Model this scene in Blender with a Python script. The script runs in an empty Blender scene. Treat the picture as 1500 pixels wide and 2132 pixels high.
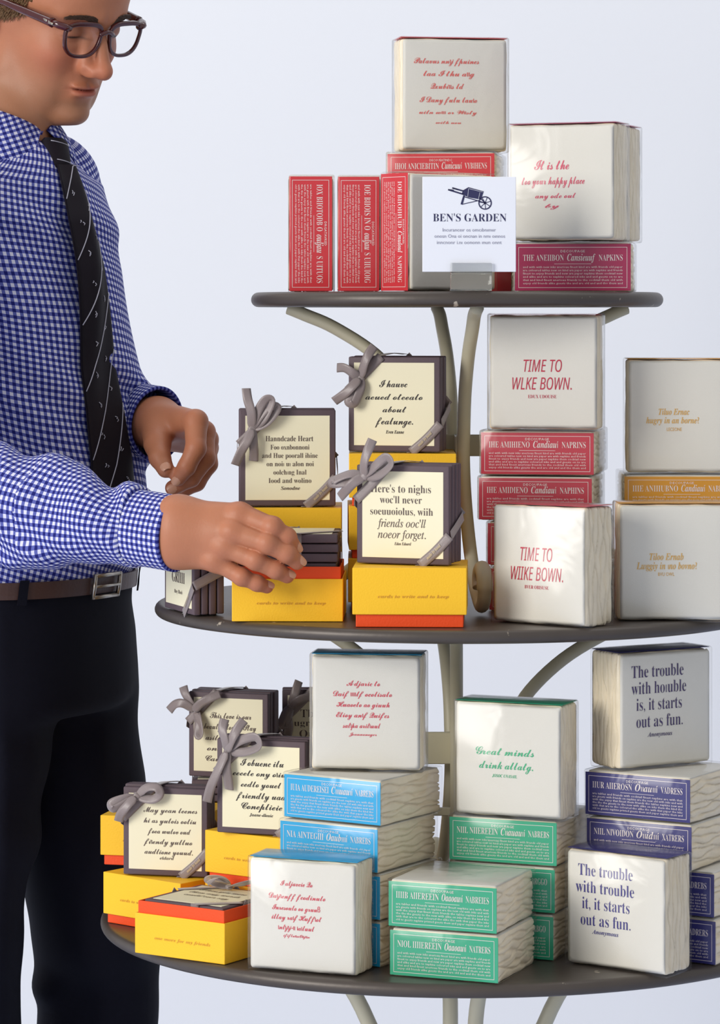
import bpy, math, random
import numpy as np
from mathutils import Vector, Matrix, Euler, noise

# ------------------------------------------------------------------ camera, world, light, exposure
F_PX, HOR, CAM_D, CAM_Z = 6660.0, 650.0, 3.70, 1.36      # focal length (px of 1500), horizon row, distance to stand axis, camera height
SC = bpy.context.scene
COL = SC.collection
cam_data = bpy.data.cameras.new('camera')
cam_data.sensor_fit = 'HORIZONTAL'
cam_data.sensor_width = 36.0
cam_data.lens = 36.0 * F_PX / 1500.0
cam_data.shift_y = (HOR - 1066.0) / 1500.0
cam_data.clip_end = 100
cam = bpy.data.objects.new('camera', cam_data)
cam.location = (0, -CAM_D, CAM_Z)
cam.rotation_euler = (math.pi / 2, 0, 0)
COL.objects.link(cam)
SC.camera = cam

world = bpy.data.worlds.new('daylight')
SC.world = world
world.use_nodes = True
bg = world.node_tree.nodes['Background']
bg.inputs['Color'].default_value = (0.93, 0.95, 1.0, 1)
bg.inputs['Strength'].default_value = 0.55

def area(name, loc, target, sx, sy, power, color):
    d = bpy.data.lights.new(name, 'AREA')
    d.shape = 'RECTANGLE'; d.size = sx; d.size_y = sy; d.energy = power; d.color = color
    o = bpy.data.objects.new(name, d)
    o.location = loc
    o.rotation_euler = (Vector(target) - Vector(loc)).to_track_quat('-Z', 'Y').to_euler()
    COL.objects.link(o)
    return o
# tall window to the left behind the camera, and an unseen softbox added overhead to brighten the rear wall
area('window_daylight', (-4.0, -3.6, 2.4), (0.0, 0.0, 0.9), 2.2, 2.6, 218, (1.0, 0.97, 0.92))
area('wall_fill_lamp', (0.0, 0.7, 4.6), (0.0, 2.1, 0.9), 6.0, 0.9, 46, (0.96, 0.98, 1.0))

SC.view_settings.view_transform = 'Standard'
SC.view_settings.look = 'None'
SC.view_settings.gamma = 1.0
SC.view_settings.use_curve_mapping = False
SC.view_settings.exposure = 0.0

# ------------------------------------------------------------------ helpers
def P(px, py, d):
    """photo pixel + distance from the camera -> world point"""
    return Vector(((px - 750.0) * d / F_PX, d - CAM_D, CAM_Z + (HOR - py) * d / F_PX))

def lin(r, g, b):
    f = lambda c: (c / 255.0 / 12.92) if c <= 10 else ((c / 255.0 + 0.055) / 1.055) ** 2.4
    return (f(r), f(g), f(b), 1.0)

def mat(name, rgb, rough=0.6, spec=0.5, metal=0.0, coat=0.0, bump=0.0, bscale=200.0, sss=0.0, vary=0.0, vscale=30.0, sheen=0.0, coords='Object'):
    m = bpy.data.materials.new(name)
    m.use_nodes = True
    nt = m.node_tree
    b = nt.nodes['Principled BSDF']
    b.inputs['Base Color'].default_value = lin(*rgb)
    b.inputs['Roughness'].default_value = rough
    b.inputs['Specular IOR Level'].default_value = spec
    b.inputs['Metallic'].default_value = metal
    b.inputs['Coat Weight'].default_value = coat
    b.inputs['Coat Roughness'].default_value = 0.15
    b.inputs['Sheen Weight'].default_value = sheen
    if sss:
        b.inputs['Subsurface Weight'].default_value = sss
        b.inputs['Subsurface Radius'].default_value = (0.006, 0.002, 0.001)
        b.inputs['Subsurface Scale'].default_value = 1.0
    tc = nt.nodes.new('ShaderNodeTexCoord')
    if bump:
        n = nt.nodes.new('ShaderNodeTexNoise')
        n.inputs['Scale'].default_value = bscale
        n.inputs['Detail'].default_value = 3
        nt.links.new(tc.outputs[coords], n.inputs['Vector'])
        bp = nt.nodes.new('ShaderNodeBump')
        bp.inputs['Strength'].default_value = bump
        bp.inputs['Distance'].default_value = 0.002
        nt.links.new(n.outputs['Fac'], bp.inputs['Height'])
        nt.links.new(bp.outputs['Normal'], b.inputs['Normal'])
    if vary:
        n = nt.nodes.new('ShaderNodeTexNoise')
        n.inputs['Scale'].default_value = vscale
        n.inputs['Detail'].default_value = 5
        nt.links.new(tc.outputs[coords], n.inputs['Vector'])
        mx = nt.nodes.new('ShaderNodeMix'); mx.data_type = 'RGBA'
        c = lin(*rgb)
        mx.inputs['A'].default_value = tuple(v * (1 - vary) for v in c[:3]) + (1,)
        mx.inputs['B'].default_value = tuple(min(1, v * (1 + vary)) for v in c[:3]) + (1,)
        nt.links.new(n.outputs['Fac'], mx.inputs['Factor'])
        nt.links.new(mx.outputs['Result'], b.inputs['Base Color'])
    return m

def mesh_obj(name, verts, faces, m=None, parent=None, smooth=False, mats=None, midx=None):
    me = bpy.data.meshes.new(name)
    me.from_pydata([tuple(v) for v in verts], [], [tuple(f) for f in faces])
    for mm in (mats or ([m] if m else [])):
        me.materials.append(mm)
    if midx is not None:
        me.polygons.foreach_set('material_index', np.asarray(midx, dtype=np.int32))
    if smooth:
        me.polygons.foreach_set('use_smooth', [True] * len(me.polygons))
    me.update()
    o = bpy.data.objects.new(name, me)
    COL.objects.link(o)
    if parent is not None:
        o.parent = parent
    return o

def empty(name, loc=(0, 0, 0), rz=0.0, rot=None):
    o = bpy.data.objects.new(name, None)
    o.empty_display_size = 0.03
    o.location = loc
    o.rotation_euler = rot if rot else (0, 0, rz)
    COL.objects.link(o)
    return o

def tag(o, label, cat, group=None, kind=None):
    o['label'] = label
    o['category'] = cat
    if group: o['group'] = group
    if kind: o['kind'] = kind
    return o

class Geo:
    """collects pieces of ONE part"""
    def __init__(s): s.v = []; s.f = []; s.mi = []
    def add(s, v, f, mi=0):
        n = len(s.v); s.v += [tuple(x) for x in v]; s.f += [tuple(i + n for i in q) for q in f]; s.mi += [mi] * len(f); return s
    def xf(s, M): s.v = [tuple(M @ Vector(x)) for x in s.v]; return s
    def obj(s, name, m, parent=None, smooth=False, mats=None):
        return mesh_obj(name, s.v, s.f, m, parent, smooth, mats, s.mi if mats else None)

def rbox(x0, x1, y0, y1, z0, z1, r=0.002, n=2):
    """box with rounded edges (all twelve), built as stacked rounded-rectangle rings"""
    r = min(r, (x1 - x0) / 2.01, (y1 - y0) / 2.01, (z1 - z0) / 2.01)
    rings = []
    prof = [(r - r * math.sin(k / n * math.pi / 2), r - r * math.cos(k / n * math.pi / 2)) for k in range(n + 1)]  # (inset, height)
    def ring(inset, z):
        pts = []
        rr = max(r - inset, 0.0)
        for cx, cy, a0 in ((x1 - r, y1 - r, 0), (x0 + r, y1 - r, 90), (x0 + r, y0 + r, 180), (x1 - r, y0 + r, 270)):
            for k in range(n + 1):
                a = math.radians(a0 + 90 * k / n)
                pts.append((cx + rr * math.cos(a), cy + rr * math.sin(a), z))
        return pts
    for k in range(n + 1):
        rings.append(ring(prof[k][0], z0 + prof[k][1]))
    for k in range(n, -1, -1):
        rings.append(ring(prof[k][0], z1 - prof[k][1]))
    m = len(rings[0])
    v = [p for q in rings for p in q]
    f = []
    for j in range(len(rings) - 1):
        for i in range(m):
            f.append((j * m + i, j * m + (i + 1) % m, (j + 1) * m + (i + 1) % m, (j + 1) * m + i))
    f.append(tuple(range(m - 1, -1, -1)))
    f.append(tuple((len(rings) - 1) * m + i for i in range(m)))
    return v, f

def catmull(pts, n=8):
    pts = [Vector(p) for p in pts]
    out = []
    for i in range(len(pts) - 1):
        p0 = pts[max(i - 1, 0)]; p1 = pts[i]; p2 = pts[i + 1]; p3 = pts[min(i + 2, len(pts) - 1)]
        for k in range(n):
            t = k / n
            out.append(0.5 * ((2 * p1) + (p2 - p0) * t + (2 * p0 - 5 * p1 + 4 * p2 - p3) * t * t + (3 * p1 - p0 - 3 * p2 + p3) * t ** 3))
    out.append(pts[-1])
    return out

def tube(pts, r, n=14, caps=True, flat=1.0):
    """round bar along points; r a number or a list"""
    pts = [Vector(p) for p in pts]
    rs = r if hasattr(r, '__len__') else [r] * len(pts)
    v = []; f = []
    t0 = (pts[1] - pts[0]).normalized()
    up = Vector((0, 0, 1)) if abs(t0.z) < 0.9 else Vector((1, 0, 0))
    nrm = (up - t0 * up.dot(t0)).normalized()
    for i, p in enumerate(pts):
        t = (pts[min(i + 1, len(pts) - 1)] - pts[max(i - 1, 0)]).normalized()
        nrm = (nrm - t * nrm.dot(t)).normalized()
        b = t.cross(nrm)
        for k in range(n):
            a = 2 * math.pi * k / n
            v.append(p + (nrm * math.cos(a) * flat + b * math.sin(a)) * rs[i])
    for i in range(len(pts) - 1):
        for k in range(n):
            f.append((i * n + k, i * n + (k + 1) % n, (i + 1) * n + (k + 1) % n, (i + 1) * n + k))
    if caps:
        f.append(tuple(range(n - 1, -1, -1)))
        f.append(tuple((len(pts) - 1) * n + k for k in range(n)))
    return v, f

def strip(pts, sides, width, th=0.0005, taper=None):
    """ribbon with thickness: pts along it, sides = across direction at each point"""
    pts = [Vector(p) for p in pts]
    v = []; f = []
    n = len(pts)
    for i in range(n):
        t = (pts[min(i + 1, n - 1)] - pts[max(i - 1, 0)]).normalized()
        s = Vector(sides[i]) if hasattr(sides[0], '__len__') else Vector(sides)
        s = (s - t * s.dot(t)).normalized()
        u = t.cross(s)
        w = (width if taper is None else width * taper[i]) / 2
        cup = u * (0.05 * w)
        for a, k in ((-1, 1), (-0.45, 0), (0.45, 0), (1, 1)):
            v.append(pts[i] + s * (w * a) + u * (th / 2) + cup * k)
        for a, k in ((1, 1), (0.45, 0), (-0.45, 0), (-1, 1)):
            v.append(pts[i] + s * (w * a) - u * (th / 2) + cup * k)
    for i in range(n - 1):
        for k in range(8):
            f.append((i * 8 + k, i * 8 + (k + 1) % 8, (i + 1) * 8 + (k + 1) % 8, (i + 1) * 8 + k))
    f.append(tuple(range(7, -1, -1)))
    f.append(tuple((n - 1) * 8 + k for k in range(8)))
    return v, f

# ---- lettering
MATH = {'serif': (0x1D400, 0x1D41A), 'italic': (0x1D468, 0x1D482), 'thin': (0x1D434, 0x1D44E), 'script': (0x1D4D0, 0x1D4EA), 'slant': (0x1D608, 0x1D622)}
_txt = {}
def text_geo(s, style='sans', res=2):
    """filled outlines of one line of lettering, at size 1, as (verts Nx2, faces)"""
    key = (s, style, res)
    if key in _txt: return _txt[key]
    body = ''
    for ch in s:
        if style in MATH and ch.isalpha() and ord(ch) < 128:
            U, L = MATH[style]
            c = U + ord(ch) - 65 if ch.isupper() else L + ord(ch) - 97
            if c == 0x1D455: c = 0x210E
            body += chr(c)
        else:
            body += ch
    cu = bpy.data.curves.new('lettering', 'FONT')
    cu.body = body; cu.size = 1.0; cu.resolution_u = res
    if style in ('serif',): cu.offset = -0.009
    if style in ('script',): cu.offset = 0.001; cu.space_character = 0.93
    o = bpy.data.objects.new('lettering', cu)
    COL.objects.link(o)
    bpy.context.view_layer.update()
    me = bpy.data.meshes.new_from_object(o.evaluated_get(bpy.context.evaluated_depsgraph_get()))
    n = len(me.vertices)
    co = np.empty(n * 3); me.vertices.foreach_get('co', co)
    v = co.reshape(-1, 3)[:, :2].copy()
    f = [tuple(p.vertices) for p in me.polygons]
    bpy.data.objects.remove(o); bpy.data.curves.remove(cu); bpy.data.meshes.remove(me)
    if n: v[:, 0] -= v[:, 0].min()
    _txt[key] = (v, f)
    return _txt[key]

def line_geo(s, style, xc, yb, width, height=None, res=2, slope=0.0):
    v, f = text_geo(s, style, res)
    w = v[:, 0].max()
    sx = width / w
    sy = sx if height is None else height / 0.68
    x = (v[:, 0] - w / 2) * sx + xc
    y = v[:, 1] * sy + yb + slope * (x - xc)
    return np.stack([x, y], 1), f

class Print:
    """flat print in a 2-D frame (x right, y up)"""
    def __init__(s): s.v = []; s.f = []
    def text(s, *a, **k):
        v, f = line_geo(*a, **k); n = len(s.v)
        s.v += [tuple(p) for p in v]; s.f += [tuple(i + n for i in q) for q in f]; return s
    def poly(s, pts):
        n = len(s.v); s.v += [tuple(p) for p in pts]; s.f.append(tuple(range(n, n + len(pts)))); return s
    def bar(s, x0, y0, x1, y1, w):
        d = Vector((x1 - x0, y1 - y0)).normalized(); q = Vector((-d.y, d.x)) * w / 2
        a = Vector((x0, y0)); b = Vector((x1, y1))
        return s.poly([a - q, b - q, b + q, a + q])
    def rect(s, x0, y0, x1, y1, w):
        s.bar(x0 - w / 2, y0, x1 + w / 2, y0, w); s.bar(x0 - w / 2, y1, x1 + w / 2, y1, w)
        s.bar(x0, y0, x0, y1, w); s.bar(x1, y0, x1, y1, w); return s
    def obj(s, name, M, m, parent):
        """M maps (x, y, 0) into the parent's frame"""
        return mesh_obj(name, [M @ Vector((p[0], p[1], 0)) for p in s.v], s.f, m, parent)

# ---- implicit surfaces (for the person): numpy fields turned into one closed mesh
def surface_net(fn, lo, hi, h):
    lo = np.array(lo, float); hi = np.array(hi, float)
    n = np.ceil((hi - lo) / h).astype(int) + 1
    ax = [(lo[i] + h * np.arange(n[i])).astype(np.float32) for i in range(3)]
    X, Y, Z = np.meshgrid(*ax, indexing='ij')
    V = fn(X, Y, Z).astype(np.float32)
    S = V < 0
    c = [S[i:n[0] - 1 + i, j:n[1] - 1 + j, k:n[2] - 1 + k] for i in (0, 1) for j in (0, 1) for k in (0, 1)]
    cnt = sum(q.astype(np.int8) for q in c)
    act = (cnt > 0) & (cnt < 8)
    I = np.argwhere(act)
    idx = -np.ones(act.shape, np.int64); idx[act] = np.arange(len(I))
    acc = np.zeros((len(I), 3)); num = np.zeros(len(I))
    corners = [np.array(q) for q in ((0,0,0),(0,0,1),(0,1,0),(0,1,1),(1,0,0),(1,0,1),(1,1,0),(1,1,1))]
    for a in corners:
        for axi in range(3):
            if a[axi]: continue
            b = a.copy(); b[axi] = 1
            va = V[tuple((I + a).T)]; vb = V[tuple((I + b).T)]
            m = (va < 0) != (vb < 0)
            t = np.where(m, va / np.where(m, va - vb, 1), 0)
            p = a + (b - a) * t[:, None]
            acc[m] += p[m]; num[m] += 1
    verts = lo + (I + acc / num[:, None]) * h
    faces = []
    for axi in range(3):
        sl0 = [slice(None)] * 3; sl1 = [slice(None)] * 3
        sl0[axi] = slice(0, -1); sl1[axi] = slice(1, None)
        A = S[tuple(sl0)]; B = S[tuple(sl1)]
        E = np.argwhere(A != B)
        u, w = (axi + 1) % 3, (axi + 2) % 3
        ok = (E[:, u] > 0) & (E[:, w] > 0) & (E[:, u] < n[u] - 1) & (E[:, w] < n[w] - 1)
        E = E[ok]
        du = np.zeros(3, int); du[u] = 1; dw = np.zeros(3, int); dw[w] = 1
        q = [idx[tuple((E - a).T)] for a in (du + dw, dw, np.zeros(3, int), du)]
        Q = np.stack(q, 1)
        flip = ~A[tuple(E.T)]
        Q[flip] = Q[flip][:, ::-1]
        faces.append(Q)
    return verts, np.concatenate(faces)

def smin(a, b, k):
    h = np.clip(0.5 + 0.5 * (b - a) / k, 0, 1)
    return b + (a - b) * h - k * h * (1 - h)
def smax(a, b, k): return -smin(-a, -b, k)
def cone(X, Y, Z, a, b, ra, rb):
    ax, ay, az = a; bx, by, bz = b
    dx, dy, dz = bx - ax, by - ay, bz - az
    L2 = dx * dx + dy * dy + dz * dz
    t = np.clip(((X - ax) * dx + (Y - ay) * dy + (Z - az) * dz) / L2, 0, 1)
    return np.sqrt((X - ax - t * dx) ** 2 + (Y - ay - t * dy) ** 2 + (Z - az - t * dz) ** 2) - (ra + (rb - ra) * t)
def ell(X, Y, Z, c, r):
    x = (X - c[0]); y = (Y - c[1]); z = (Z - c[2])
    k0 = np.sqrt((x / r[0]) ** 2 + (y / r[1]) ** 2 + (z / r[2]) ** 2)
    k1 = np.sqrt((x / r[0] ** 2) ** 2 + (y / r[1] ** 2) ** 2 + (z / r[2] ** 2) ** 2) + 1e-9
    return k0 * (k0 - 1) / k1

# ------------------------------------------------------------------ the room
M_WALL = mat('white_plaster', (236, 237, 240), rough=0.9, spec=0.2, bump=0.12, bscale=60, vary=0.012, vscale=1.2)
M_FLOOR = mat('pale_blue_grey_floor', (196, 206, 230), rough=0.7, spec=0.3, vary=0.05, vscale=2.0)
v, f = rbox(-8, 8, 2.1, 2.2, 0, 4.2, 0.001, 1)
tag(mesh_obj('wall_back', v, f, M_WALL), 'plain white plaster wall behind the man and the stand', 'wall', kind='structure')
v, f = rbox(-8, 8, -6, 2.1, -0.1, 0, 0.001, 1)
tag(mesh_obj('floor', v, f, M_FLOOR), 'pale floor of the room', 'floor', kind='structure')

# ------------------------------------------------------------------ three-tier display stand
CX = 0.112
TOP, MID, BOT = CAM_Z + 0.0228, CAM_Z - 0.334, CAM_Z - 0.692
R_TOP, R_MID, R_BOT = 0.238, 0.349, 0.411
M_DISC = mat('worn_dark_metal', (80, 72, 66), rough=0.42, spec=0.55, metal=0.25, bump=0.12, bscale=90, vary=0.22, vscale=14)
def add_scuffs(m):
    nt = m.node_tree; b = nt.nodes['Principled BSDF']
    old = b.inputs['Base Color'].links[0].from_socket
    tc = nt.nodes['Texture Coordinate']
    n = nt.nodes.new('ShaderNodeTexNoise'); n.inputs['Scale'].default_value = 55; n.inputs['Detail'].default_value = 4
    nt.links.new(tc.outputs['Object'], n.inputs['Vector'])
    r = nt.nodes.new('ShaderNodeValToRGB'); r.color_ramp.elements[0].position = 0.70; r.color_ramp.elements[1].position = 0.735
    nt.links.new(n.outputs['Fac'], r.inputs['Fac'])
    mx = nt.nodes.new('ShaderNodeMix'); mx.data_type = 'RGBA'
    nt.links.new(r.outputs['Color'], mx.inputs['Factor']); nt.links.new(old, mx.inputs['A'])
    mx.inputs['B'].default_value = lin(190, 178, 160)
    nt.links.new(mx.outputs['Result'], b.inputs['Base Color'])
add_scuffs(M_DISC)
M_IRON = mat('cream_painted_iron', (206, 199, 172), rough=0.45, spec=0.5, bump=0.08, bscale=60, vary=0.08, vscale=25)

stand = empty('display_stand', (CX, 0, 0))
tag(stand, 'three-tiered round metal display stand with dark shelves and curved cream iron supports', 'display stand')

def disc(name, zt, R, rim):
    prof = [(0.0, zt), (R - rim * 1.2, zt)]
    for k in range(0, 13):
        a = math.pi / 2 - math.pi * k / 12
        prof.append((R - rim + rim * math.cos(a), zt - rim + rim * math.sin(a)))
    prof += [(R - rim * 1.6, zt - 2 * rim), (R - rim * 1.7, zt - 1.1 * rim), (R - 0.03, zt - 0.9 * rim), (0.0, zt - 0.9 * rim)]
    n = 128; v = []; f = []
    for (r, z) in prof:
        for k in range(n):
            a = 2 * math.pi * k / n
            v.append((max(r, 1e-4) * math.cos(a), max(r, 1e-4) * math.sin(a), z))
    for j in range(len(prof) - 1):
        for k in range(n):
            f.append((j * n + k, (j + 1) * n + k, (j + 1) * n + (k + 1) % n, j * n + (k + 1) % n))
    o = mesh_obj(name, v, f, M_DISC, stand, smooth=True)
    return o
disc('top_shelf', TOP, R_TOP, 0.0085)
disc('middle_shelf', MID, R_MID, 0.0072)
disc('bottom_shelf', BOT, R_BOT, 0.0075)

def support(name, az, r_out, zu, zl, r_in, r_bot, rb=0.0076):
    """curved bar from under the upper shelf in towards the axis, down, and out again into a scroll on the lower shelf"""
    ca, sa = math.cos(math.radians(az)), math.sin(math.radians(az))
    rr = 0.027
    q = [(r_out, zu - 0.004), (r_out - 0.02, zu - 0.012), (r_in + (r_out - r_in) * 0.66, zu - 0.027), (r_in + (r_out - r_in) * 0.36, zu - 0.058), (r_in + (r_out - r_in) * 0.12, zu - 0.10), (r_in + (r_out - r_in) * 0.03, zu - 0.14),
         (r_in, zl + 0.165), (r_in + (r_bot - r_in) * 0.10, zl + 0.12), (r_in + (r_bot - r_in) * 0.33, zl + 0.072), (r_in + (r_bot - r_in) * 0.62, zl + 0.032)]
    cx, cz = r_bot - 0.004, zl + 0.0355
    for k in range(11):
        a = math.radians(228 + k * 34)
        s = rr * (1 - 0.06 * k)
        q.append((cx + s * math.cos(a), cz + s * math.sin(a)))
    pts = catmull([(r * ca, r * sa, z) for r, z in q], 6)
    n = len(pts)
    v, f = tube(pts, [rb * (1.0 if k < n - 40 else 1.15) for k in range(n)], 14)
    return mesh_obj(name, v, f, M_IRON, stand, smooth=True)

for zu, zl, spec in ((TOP - 0.014, MID, ((168, .20, .038, .185), (98, .14, .03, .15), (277, .15, .05, .185), (20, .215, .06, .185))),
                     (MID - 0.013, BOT, ((168, .20, .055, .17), (98, .15, .04, .15), (268, .12, .045, .085), (14, .25, .06, .185)))):
    for az, ro, ri, rbt in spec:
        support('support', az, ro, zu, zl, ri, rbt)
    zb = zl + (0.180 if zl == MID else 0.188)
    hb = 0.0125 if zl == MID else 0.0185
    g = Geo()                                     # flat iron cross that ties the four bars together
    g.add(*rbox(-0.055, 0.04, -0.003, 0.003, zb - hb, zb + hb, 0.001, 1))
    g.add(*rbox(-0.003, 0.003, -0.05, 0.04, zb - hb, zb + hb, 0.001, 1))
    g.obj('cross_brace', M_IRON, stand)
    lo = Geo(); lo.add(*rbox(-0.16, 0.17, -0.004, 0.004, zl + 0.110, zl + 0.119, 0.001, 1))
    if zl == BOT: lo.obj('tie_bar', M_IRON, stand)
# legs below the bottom shelf, down to the floor
for az in (178, 98, 290, 2):
    ca, sa = math.cos(math.radians(az)), math.sin(math.radians(az))
    top = {178: .205, 98: .088, 290: .112, 2: .205}[az]
    q = [(top, BOT - 0.014), (top * .90, BOT - 0.028), (top * .70, BOT - 0.062), (top * .5, BOT - 0.13), (0.06, BOT - 0.26), (0.10, 0.20), (0.19, 0.06), (0.235, 0.010)]
    v, f = tube(catmull([(r * ca, r * sa, z) for r, z in q], 6), 0.009, 14)
    mesh_obj('leg', v, f, M_IRON, stand, smooth=True)

# ------------------------------------------------------------------ materials of the goods
M_NAPKIN = mat('white_napkin_paper', (224, 220, 209), rough=0.85, spec=0.2, bump=0.10, bscale=900)
M_NAPKIN_EDGE = mat('layered_napkin_edges', (238, 224, 196), rough=0.85, spec=0.2, bump=0.25, bscale=260, vary=0.10, vscale=60)
def film_mat():
    m = bpy.data.materials.new('clear_film'); m.use_nodes = True
    nt = m.node_tree; nt.nodes.clear()
    out = nt.nodes.new('ShaderNodeOutputMaterial')
    tr = nt.nodes.new('ShaderNodeBsdfTransparent'); tr.inputs['Color'].default_value = (1, 1, 1, 1)
    gl = nt.nodes.new('ShaderNodeBsdfGlossy'); gl.inputs['Roughness'].default_value = 0.20
    geo = nt.nodes.new('ShaderNodeNewGeometry')
    def mth(op, a, b=None):
        q = nt.nodes.new('ShaderNodeMath'); q.operation = op
        for k, x in enumerate((a, b)):
            if x is None: continue
            if isinstance(x, float): q.inputs[k].default_value = x
            else: nt.links.new(x, q.inputs[k])
        return q.outputs[0]
    dot = nt.nodes.new('ShaderNodeVectorMath'); dot.operation = 'DOT_PRODUCT'
    nt.links.new(geo.outputs['Incoming'], dot.inputs[0])
    facing = mth('POWER', mth('SUBTRACT', 1.0, mth('MINIMUM', mth('ABSOLUTE', dot.outputs['Value']), 1.0)), 5.0)
    fac = mth('ADD', 0.038, mth('MULTIPLY', facing, 0.80))
    tc = nt.nodes.new('ShaderNodeTexCoord')
    n1 = nt.nodes.new('ShaderNodeTexNoise'); n1.inputs['Scale'].default_value = 16; n1.inputs['Detail'].default_value = 2.0; n1.inputs['Distortion'].default_value = 1.2
    bp = nt.nodes.new('ShaderNodeBump'); bp.inputs['Strength'].default_value = 0.42; bp.inputs['Distance'].default_value = 0.004
    oi = nt.nodes.new('ShaderNodeObjectInfo')
    ad = nt.nodes.new('ShaderNodeVectorMath'); ad.operation = 'ADD'
    nt.links.new(tc.outputs['Object'], ad.inputs[0]); nt.links.new(oi.outputs['Location'], ad.inputs[1])
    nt.links.new(ad.outputs[0], n1.inputs['Vector'])
    nt.links.new(n1.outputs['Fac'], bp.inputs['Height'])
    nt.links.new(bp.outputs['Normal'], gl.inputs['Normal']); nt.links.new(bp.outputs['Normal'], dot.inputs[1])
    mx = nt.nodes.new('ShaderNodeMixShader')
    nt.links.new(fac, mx.inputs['Fac']); nt.links.new(tr.outputs[0], mx.inputs[1]); nt.links.new(gl.outputs[0], mx.inputs[2])
    nt.links.new(mx.outputs[0], out.inputs['Surface'])
    return m
M_FILM = film_mat()
M_RED = mat('red_label_paper', (205, 38, 48), rough=0.5)
M_CHERRY = mat('cherry_label_paper', (190, 48, 66), rough=0.5)
M_MAGENTA = mat('magenta_label_paper', (168, 22, 78), rough=0.5)
M_CYAN = mat('cyan_label_paper', (22, 165, 216), rough=0.5)
M_GREEN = mat('green_label_paper', (38, 166, 124), rough=0.5)
M_NAVY = mat('navy_label_paper', (40, 38, 112), rough=0.5)
M_MUSTARD = mat('mustard_label_paper', (212, 146, 22), rough=0.5)
M_WHITEINK = mat('pale_label_ink', (232, 220, 214), rough=0.6)
INK = {k: mat('%s_ink' % k, c, rough=0.6) for k, c in dict(coral=(226, 92, 84), red=(214, 58, 78), crimson=(190, 26, 62), rose=(214, 66, 98), gold=(222, 172, 82), green=(54, 176, 122),
                                                          violet=(62, 44, 96), blue=(56, 50, 128), brown=(92, 76, 70), black=(44, 36, 36), navy=(42, 42, 84), grey=(150, 150, 168)).items()}
M_LID = mat('yellow_box_board', (252, 196, 40), rough=0.55, spec=0.35, bump=0.15, bscale=500)
M_TRAY = mat('orange_box_board', (238, 78, 24), rough=0.55, spec=0.35, bump=0.15, bscale=500)
M_BOXINK = mat('faint_box_print', (214, 156, 40), rough=0.6)
M_FRAME = mat('plum_brown_board', (92, 76, 82), rough=0.6, spec=0.4, bump=0.1, bscale=400, vary=0.10, vscale=60)
M_CREAM = mat('cream_card_face', (240, 232, 200), rough=0.6, spec=0.3, vary=0.02, vscale=20)
M_RIBBON = mat('taupe_satin_ribbon', (140, 127, 125), rough=0.38, spec=0.5, sheen=0.4, bump=0.1, bscale=700)
M_GOLDINK = mat('ribbon_gilt_print', (206, 186, 140), rough=0.4)

# ------------------------------------------------------------------ packs of napkins
MODES = {'flat': Matrix.Identity(4),
         'stand': Matrix(((1, 0, 0, 0), (0, 0, -1, 0), (0, 1, 0, 0), (0, 0, 0, 1))),
         'edge': Matrix(((0, 0, 1, 0), (0, 1, 0, 0), (-1, 0, 0, 0), (0, 0, 0, 1)))}

def napkin_geo(w, d, t, seed, soft=1.0):
    """folded napkins as one block with grooved, wavy edges; frame: x in +-w/2, y in 0..d, z in 0..t"""
    rnd = random.Random(seed)
    nl = 7
    r = 0.004
    per = []
    for cx, cy, a0, ex, ey in ((w / 2 - r, d - r, 0, -1, 0), (-w / 2 + r, d - r, 90, 0, -1), (-w / 2 + r, r, 180, 1, 0), (w / 2 - r, r, 270, 0, 1)):
        for k in range(5):
            a = math.radians(a0 + 90 * k / 4)
            per.append((cx + r * math.cos(a), cy + r * math.sin(a), math.cos(a), math.sin(a)))
        L = (w if ex else d) - 2 * r
        a = math.radians(a0 + 90)
        for k in range(1, 48):
            u = L * k / 48
            per.append((cx + r * math.cos(a) + ex * u, cy + r * math.sin(a) + ey * u, math.cos(a), math.sin(a)))
    M = len(per); K = 44
    per = np.array(per)
    s = np.arange(M) / M * 2 * math.pi
    bounds = []
    for k in range(1, nl):
        ph = [rnd.uniform(0, 6.28) for _ in range(4)]
        b = (k + 0.26 * np.sin(5 * s + ph[0]) + 0.16 * np.sin(11 * s + ph[1])) / nl
        wd = 0.014 + 0.060 * np.clip(np.sin(7 * s + ph[2]) * np.sin(3 * s + ph[3]), 0, 1) ** 3
        bounds.append((b, wd))
    rim = np.array([rnd.uniform(0, 6.28) for _ in range(3)])
    v = []
    for j in range(K + 1):
        e = j / K
        vv = 0.5 - 0.5 * math.cos(math.pi * e) if False else e
        g = np.zeros(M)
        for b, wd in bounds:
            g = np.maximum(g, 0.0032 * np.exp(-((vv - b) / wd) ** 2))
        g = g + 0.0007 * (1 + np.sin(9 * s + 6 * vv + rim[0]) * np.sin(4 * s + rim[1] + 9 * vv))
        edge = 0.0022 * (abs(2 * e - 1) ** 10)
        g = (g + edge) * soft
        v += [(p[0] - p[2] * q, p[1] - p[3] * q, t * e) for p, q in zip(per, g)]
    f = []
    mi = []
    for j in range(K):
        for i in range(M):
            f.append((j * M + i, j * M + (i + 1) % M, (j + 1) * M + (i + 1) % M, (j + 1) * M + i)); mi.append(1)
    for z, base, sg in ((t, K * M, 1), (0.0, 0, -1)):
        prev = base
        for inset, dz in ((0.002, 0.0006), (0.006, 0.001), (0.03, 0.0013)):
            n0 = len(v)
            v += [(p[0] * (1 - 2 * inset / w), d / 2 + (p[1] - d / 2) * (1 - 2 * inset / d), z + (sg * dz if sg > 0 else 0.0)) for p in per]
            for i in range(M):
                q = (prev + i, prev + (i + 1) % M, n0 + (i + 1) % M, n0 + i)
                f.append(q if sg > 0 else q[::-1]); mi.append(0)
            prev = n0
        f.append(tuple(prev + i for i in (range(M) if sg > 0 else range(M - 1, -1, -1)))); mi.append(0)
    return v, f, mi

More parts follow.
